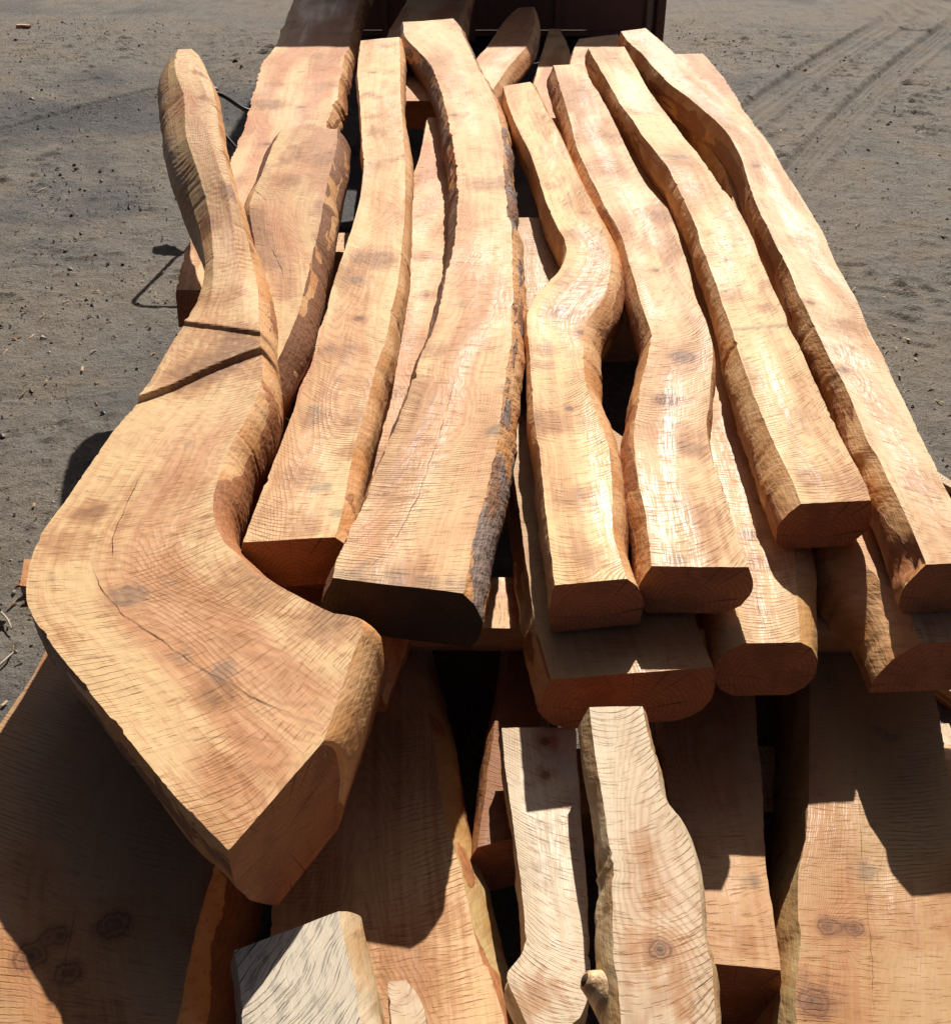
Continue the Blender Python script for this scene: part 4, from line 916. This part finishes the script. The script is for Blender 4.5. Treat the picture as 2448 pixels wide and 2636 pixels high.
# --- bottom layer
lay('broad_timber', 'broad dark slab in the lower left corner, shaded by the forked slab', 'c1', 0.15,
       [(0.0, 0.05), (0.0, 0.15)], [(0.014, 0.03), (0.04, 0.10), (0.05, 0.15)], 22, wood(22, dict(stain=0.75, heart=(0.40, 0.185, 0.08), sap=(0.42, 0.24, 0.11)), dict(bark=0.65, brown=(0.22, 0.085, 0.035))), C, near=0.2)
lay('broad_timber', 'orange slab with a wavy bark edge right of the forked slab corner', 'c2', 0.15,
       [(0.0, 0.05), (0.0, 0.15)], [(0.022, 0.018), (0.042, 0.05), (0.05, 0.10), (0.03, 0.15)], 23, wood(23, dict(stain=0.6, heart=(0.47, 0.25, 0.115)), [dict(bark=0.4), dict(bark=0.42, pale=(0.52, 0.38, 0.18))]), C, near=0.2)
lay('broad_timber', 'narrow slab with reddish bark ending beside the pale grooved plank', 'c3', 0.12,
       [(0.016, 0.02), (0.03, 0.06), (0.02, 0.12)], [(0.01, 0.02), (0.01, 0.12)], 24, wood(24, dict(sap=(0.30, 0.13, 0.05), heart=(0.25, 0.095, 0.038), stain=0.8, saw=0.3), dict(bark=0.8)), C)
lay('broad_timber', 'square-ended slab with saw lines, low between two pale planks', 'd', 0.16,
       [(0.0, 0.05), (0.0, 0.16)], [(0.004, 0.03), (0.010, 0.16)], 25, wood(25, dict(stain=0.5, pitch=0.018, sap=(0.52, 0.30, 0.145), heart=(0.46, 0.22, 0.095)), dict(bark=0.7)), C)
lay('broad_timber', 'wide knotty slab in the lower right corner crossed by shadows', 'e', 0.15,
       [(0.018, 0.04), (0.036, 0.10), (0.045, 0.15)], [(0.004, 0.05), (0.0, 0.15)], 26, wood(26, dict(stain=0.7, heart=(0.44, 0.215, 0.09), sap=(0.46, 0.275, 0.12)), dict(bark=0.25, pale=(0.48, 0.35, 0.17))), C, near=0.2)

# --- paler loose pieces lying on the bottom layer
PALE = dict(sap=(0.62, 0.50, 0.35), heart=(0.53, 0.39, 0.25), stain=0.25)
lay('plank', 'pale narrow plank with a curved shadow, left of the knotty pale slab', 'p1', 0.06,
       [(0.002, 0.02), (0.002, 0.06)], [(0.002, 0.02), (0.002, 0.06)], 27, wood(27, dict(PALE, pitch=0.006, saw=0.5, slant=-0.4), dict(bark=0.1, pale=(0.56, 0.46, 0.33))), cat='plank', near=0.12)
knotty = lay('plank', 'pale grey-white plank with a round knot and dark saw lines', 'p2', 0.075,
       [(0.012, 0.02), (0.020, 0.045), (0.010, 0.075)], [(0.010, 0.014), (0.012, 0.04), (0.0, 0.075)], 28,
       wood(28, dict(PALE, pitch=0.014, saw=1.2, arc=2.0, slant=0.28), [dict(bark=0.35, pale=(0.55, 0.43, 0.26), brown=(0.36, 0.19, 0.09)), dict(bark=0.5, pale=(0.58, 0.46, 0.30), brown=(0.40, 0.22, 0.11))]), cat='plank', near=0.12)
lay('plank', 'weathered grey plank end with slanting saw lines at the bottom edge', 'g', 0.07,
       [(0.008, 0.02), (0.008, 0.07)], [(0.014, 0.008), (0.028, 0.03), (0.034, 0.07)], 29,
       wood(29, dict(PALE, sap=(0.62, 0.52, 0.38), heart=(0.54, 0.45, 0.33), grey=0.5, pitch=0.016, slant=0.9, saw=0.8), [dict(bark=0.1, pale=(0.24, 0.22, 0.19)), dict(bark=0.0, pale=(0.52, 0.42, 0.28))]), cat='plank', near=0.15)
lay('offcut', 'small pale offcut beside the weathered grey plank', 'h', 0.045,
       [(0.002, 0.02), (0.002, 0.045)], [(0.006, 0.02), (0.006, 0.045)], 30, wood(30, dict(PALE, stain=0.2), dict(bark=0.1, pale=(0.5, 0.4, 0.27))), cat='offcut', near=0.1)


lay('broad_timber', 'near-black slab added to darken the gap left of the wide knotty slab', 'deep2', 0.10,
    [(0.01, 0.03), (0.01, 0.10)], [(0.01, 0.03), (0.01, 0.10)], 32, wood(32, dict(sap=(0.075, 0.05, 0.035), heart=(0.05, 0.032, 0.024), stain=0.8, saw=0.2, gloss=0.0), dict(bark=0.9, brown=(0.07, 0.04, 0.028))), C, res=0.012)  # added slab: the gap's shade is put into its near-black colours
lay('broad_timber', 'near-black slab added as shade in the gap under the arched timber end', 'deep', 0.12,
    [(0.01, 0.03), (0.01, 0.12)], [(0.01, 0.03), (0.01, 0.12)], 31, wood(31, dict(sap=(0.075, 0.05, 0.035), heart=(0.05, 0.032, 0.024), stain=0.8, saw=0.2, gloss=0.0), dict(bark=0.9, brown=(0.07, 0.04, 0.028))), C, res=0.012)  # added to hide the brighter dirt; near-black wood stands in for deep shade


# ------------------------------------------------------------------ cross bearers that carry the layers
def bar(name, label, p, q, w, z0, z1, seed, group):
    rows = []
    p, q = np.array(p, float), np.array(q, float)
    d = (q - p) / np.linalg.norm(q - p)
    nn = np.array([d[1], -d[0]])
    for t in np.linspace(0, 1, 8):
        c = p + (q - p) * t
        a, b = c - nn * w / 2, c + nn * w / 2
        rows.append((a[0], a[1], b[0], b[1], z1))
    o = lay(name, label, rows, z1 - z0, [(0.001, (z1 - z0) / 2), (0.001, z1 - z0)], [(0.001, (z1 - z0) / 2), (0.001, z1 - z0)], seed,
                  wood(seed, dict(stain=0.4), dict(bark=0.1, pale=(0.42, 0.22, 0.11))), group, cat='bearer', edge_noise=0.25, rough_edge=0.001)
    o['kind'] = 'thing'
    return o


G = 'cross bearers under the layers'
bar('cross_bearer', 'flat cross board under the near ends of the upper timbers', (-0.28, 1.665), (0.98, 1.655), 0.15, 0.332, 0.378, 41, G)
bar('cross_bearer', 'thin sticker between the bottom slabs and the flat cross board', (-0.20, 1.69), (0.95, 1.68), 0.09, 0.274, 0.330, 46, G)
bar('cross_bearer', 'cross beam under the middle of the pile', (-0.62, 3.45), (0.92, 3.47), 0.16, 0.20, 0.378, 42, G)
bar('cross_bearer', 'squared beam on the dirt under the middle of the pile', (-0.60, 3.45), (0.92, 3.47), 0.18, -0.01, 0.198, 43, G)
bar('cross_bearer', 'squared beam on the dirt under the bottom slabs', (-0.50, 1.45), (0.92, 1.47), 0.16, -0.01, 0.115, 44, G)
bar('cross_bearer', 'squared beam on the dirt under the near ends of the bottom slabs', (-0.50, 0.86), (0.88, 0.86), 0.14, -0.01, 0.115, 45, G)


# ------------------------------------------------------------------ steel container beyond the pile
def box(name, lo, hi, mat, parent, bev=0.006):
    lo, hi = np.array(lo, float), np.array(hi, float)
    V, Fc = [], []
    import itertools
    me = bpy.data.meshes.new(name)
    import bmesh
    bm = bmesh.new()
    bmesh.ops.create_cube(bm, size=1.0)
    for v in bm.verts:
        for i in range(3):
            v.co[i] = lo[i] if v.co[i] < 0 else hi[i]
    bmesh.ops.bevel(bm, geom=list(bm.edges), offset=min(bev, 0.4 * float((hi - lo).min())), segments=2, affect='EDGES')
    off = Vector(parent.location) if parent else Vector()
    bmesh.ops.translate(bm, vec=-off, verts=bm.verts)
    bm.to_mesh(me)
    bm.free()
    me.materials.append(mat)
    o = bpy.data.objects.new(name, me)
    COL.objects.link(o)
    o.parent = parent
    return o


def rust_paint(seed, base):
    k = NT('rusty_paint')
    geo = k.n('ShaderNodeNewGeometry').outputs['Position']
    n1 = k.noise(geo, 2.0 + seed, 5, 0.6)
    col = k.mix(k.step(n1, 0.4, 0.65), base, tuple(c * 0.6 for c in base))
    col = k.mix(k.step(k.noise(geo, 9.0, 5, 0.7), 0.55, 0.68, 0.0, 0.8), col, (0.16, 0.06, 0.025))
    return k.finish(col, 0.6, k.bump(k.noise(geo, 60.0, 4), 0.3, 0.003), 0.4)


cont = thing('steel_container', 'dark reddish brown steel container behind the far ends of the timbers', 'container', (0.1, 7.45, 0))
RP = rust_paint(0, (0.19, 0.075, 0.05))
RP2 = rust_paint(1, (0.30, 0.19, 0.14))
X0, X1, Y0, Y1, ZT = -0.80, 1.15, 7.40, 10.2, 2.08
box('front_wall', (X0 + 0.05, Y0 + 0.03, 0.16), (X1 - 0.05, Y0 + 0.06, ZT - 0.05), RP, cont)
box('rear_wall', (X0 + 0.05, Y1 - 0.06, 0.16), (X1 - 0.05, Y1 - 0.03, ZT - 0.05), RP, cont)
box('side_wall', (X0 + 0.02, Y0 + 0.05, 0.16), (X0 + 0.045, Y1 - 0.05, ZT - 0.05), RP, cont)
box('side_wall', (X1 - 0.045, Y0 + 0.05, 0.16), (X1 - 0.02, Y1 - 0.05, ZT - 0.05), RP, cont)
box('floor_plate', (X0 + 0.02, Y0 + 0.05, 0.12), (X1 - 0.02, Y1 - 0.05, 0.155), RP, cont)
for x in (X0 + 0.025, X1 - 0.025):
    for y in (Y0 + 0.03, Y1 - 0.03):
        box('corner_post', (x - 0.028, y - 0.03, 0.0), (x + 0.028, y + 0.03, ZT), RP, cont)
for x in (-0.55, -0.02, 0.5, 1.055):
    box('rib', (x - 0.02, Y0 - 0.002, 0.10), (x + 0.02, Y0 + 0.029, ZT - 0.07), RP2 if x > 1 else RP, cont)
for y in (Y0 + 0.03, Y1 - 0.03):
    box('top_rail', (X0 + 0.054, y - 0.028, ZT - 0.065), (X1 - 0.054, y + 0.028, ZT - 0.004), RP, cont)
for x in (X0 + 0.03, X1 - 0.03):
    box('top_rail', (x - 0.026, Y0 + 0.061, ZT - 0.065), (x + 0.026, Y1 - 0.061, ZT - 0.004), RP, cont)


# ------------------------------------------------------------------ small things
def tube(name, pts, rad, mat, parent=None, sides=8, res=6, closed_ends=True):
    """swept round tube through pts; rad may be one number or one per point"""
    P_ = np.array(pts, float)
    R_ = np.full(len(P_), rad, float) if np.isscalar(rad) else np.array(rad, float)
    d = np.concatenate([[0], np.cumsum(np.linalg.norm(np.diff(P_, axis=0), axis=1))])
    t = np.linspace(0, d[-1], (len(P_) - 1) * res + 1)
    q = np.stack([np.interp(t, d, P_[:, i]) for i in range(3)], 1)
    for _ in range(res):
        q[1:-1] = 0.25 * q[:-2] + 0.5 * q[1:-1] + 0.25 * q[2:]
    rr_ = np.interp(t, d, R_)
    tg = np.gradient(q, axis=0)
    tg /= np.linalg.norm(tg, axis=1)[:, None]
    ref = np.array([0.13, 0.27, 0.95])
    s = np.cross(tg, ref)
    s /= np.linalg.norm(s, axis=1)[:, None]
    b = np.cross(s, tg)
    a = np.linspace(0, 2 * np.pi, sides, endpoint=False)
    ringv = q[:, None, :] + rr_[:, None, None] * (np.cos(a)[None, :, None] * s[:, None, :] + np.sin(a)[None, :, None] * b[:, None, :])
    V = ringv.reshape(-1, 3)
    f = []
    n = len(q)
    for i in range(n - 1):
        for j in range(sides):
            f.append([i * sides + j, i * sides + (j + 1) % sides, (i + 1) * sides + (j + 1) % sides, (i + 1) * sides + j])
    f.append(list(range(sides))[::-1])
    f.append([(n - 1) * sides + j for j in range(sides)])
    off = np.array(parent.location) if parent is not None else np.zeros(3)
    return mesh_obj(name, V - off, f, mat, parent)


k = NT('wire_rope')
geo = k.n('ShaderNodeNewGeometry').outputs['Position']
WIRE = k.finish(k.mix(k.step(k.noise(geo, 60.0, 3), 0.4, 0.6), (0.05, 0.045, 0.04), (0.12, 0.085, 0.06)), 0.55, None, 0.5)
sling = thing('wire_rope_sling', 'dark wire sling hanging out from under the broad slab behind the fork', 'sling', (-0.9, 4.4, 0.49))
tube('rope', [(-0.80, 4.27, 0.372), (-0.88, 4.29, 0.38), (-0.93, 4.30, 0.45), (-1.0, 4.37, 0.50), (-1.10, 4.36, 0.498), (-1.14, 4.385, 0.50), (-1.125, 4.48, 0.50), (-1.07, 4.83, 0.48), (-1.03, 4.88, 0.44), (-0.97, 4.91, 0.375), (-0.85, 4.93, 0.365)], 0.009, WIRE, sling)
tube('thimble', [(-1.06, 4.84, 0.478), (-1.11, 4.86, 0.47), (-1.165, 4.885, 0.46), (-1.185, 4.90, 0.455)], [0.014, 0.03, 0.034, 0.012], WIRE, sling)

# stub of a branch on the knotty plank
k = NT('stub_wood')
geo = k.n('ShaderNodeNewGeometry').outputs['Position']
STUB = k.finish(k.mix(k.step(k.noise(geo, 70.0, 4), 0.42, 0.62), (0.60, 0.43, 0.23), (0.36, 0.21, 0.10)), 0.5, k.bump(k.noise(geo, 160.0, 3), 0.6, 0.003), 0.4)
STUBD = NT('stub_heart').finish((0.055, 0.03, 0.02, 1.0), 0.8, None, 0.2)
st = tube('branch_stub', [(0.225, 0.79, 0.43), (0.190, 0.80, 0.446), (0.164, 0.810, 0.460), (0.146, 0.816, 0.468), (0.1345, 0.8185, 0.4735)], [0.062, 0.050, 0.032, 0.019, 0.012], STUB, knotty, sides=14)
tube('stub_heart', [(0.1348, 0.8184, 0.4733), (0.1320, 0.8190, 0.4746)], [0.009, 0.006], STUBD, knotty, sides=10).parent = st

# splintered board end sticking out under the elbow
bb = lay('broken_board', 'splintered orange board end sticking out left under the elbow', [(-0.62, 1.90, -0.62, 1.80, 0.30), (-0.75, 1.90, -0.75, 1.795, 0.30), (-0.86, 1.905, -0.86, 1.80, 0.30), (-0.945, 1.90, -0.925, 1.81, 0.30)], 0.05,
         [(0.0, 0.02), (0.0, 0.05)], [(0.0, 0.02), (0.0, 0.05)], 33, wood(33, dict(sap=(0.50, 0.26, 0.10), heart=(0.46, 0.20, 0.07)), dict(bark=0.5)), cat='board')
rs = random.Random(4)
SPL = NT('splinter').finish((0.34, 0.15, 0.05, 1.0), 0.6, None, 0.3)
for i in range(16):
    y, z = 1.795 + 0.10 * rs.random(), 0.255 + 0.042 * rs.random()
    L = 0.006 + 0.014 * rs.random()
    tube('splinter', [(-0.905, y, z), (-0.925 - L * 0.5, y + rs.uniform(-0.004, 0.004), z + rs.uniform(-0.004, 0.006)), (-0.92 - L, y + rs.uniform(-0.01, 0.01), z + rs.uniform(-0.01, 0.012))], [0.006, 0.004, 0.0006], SPL, bb, sides=5, res=2)
bar('cross_bearer', 'short stacked block under the broken board', (-0.70, 1.90), (-0.70, 1.79), 0.12, -0.01, 0.248, 47, G)

# scraps on the dirt
def scrap(label, p, q, w, z, seed, th=0.02, name='offcut', cat='offcut'):
    p, q = np.array(p, float), np.array(q, float)
    d = (q - p) / np.linalg.norm(q - p)
    nn = np.array([-d[1], d[0]])
    rows = []
    for t in np.linspace(0, 1, 5):
        c = p + (q - p) * t + nn * 0.006 * math.sin(5 * t + seed)
        ww = w * (1 - 0.35 * t)
        a, b = c - nn * ww / 2, c + nn * ww / 2
        rows.append((a[0], a[1], b[0], b[1], z))
    return lay(name, label, rows, th, [(0.001, th / 2), (0.001, th)], [(0.001, th / 2), (0.001, th)], seed, wood(seed, dict(PALE), dict(bark=0.3)), cat=cat, res=0.02, ntop=6)


scrap('pale offcut lying on the dirt right of the lower right slab', (0.94, 1.95), (1.12, 1.62), 0.06, 0.05, 34, 0.045)
scrap('thin strip leaning along the dirt beside the lower right slab', (0.955, 1.66), (0.97, 1.25), 0.03, 0.06, 35, 0.05, 'strip', 'strip')
scrap('dark bark strip on the dirt right of the near timber end', (1.22, 2.78), (1.42, 2.35), 0.035, 0.02, 36, 0.022, 'bark_strip', 'bark')
scrap('tiny white chip on the dirt far at the upper left', (-3.115, 8.25), (-3.02, 8.235), 0.035, 0.022, 37, 0.02, 'chip', 'chip')
STRAW = NT('straw').finish((0.42, 0.36, 0.26, 1.0), 0.6, None, 0.3)
for lab, a, b in (('thin straw on the dirt just under the broken board', (-1.12, 2.07), (-1.075, 2.01)), ('thin straw on the dirt left of the dark lower slab', (-1.07, 1.86), (-1.045, 1.93)), ('pale twig on the dirt left of the fork limb', (-1.95, 4.95), (-1.92, 5.02))):
    o = tube('straw', [(a[0], a[1], 0.012), ((a[0] + b[0]) / 2 + 0.004, (a[1] + b[1]) / 2, 0.016), (b[0], b[1], 0.011)], [0.0025, 0.003, 0.0015], STRAW, None, sides=6)
    o['label'] = lab
    o['category'] = 'straw'
    o['group'] = 'straws on the dirt'
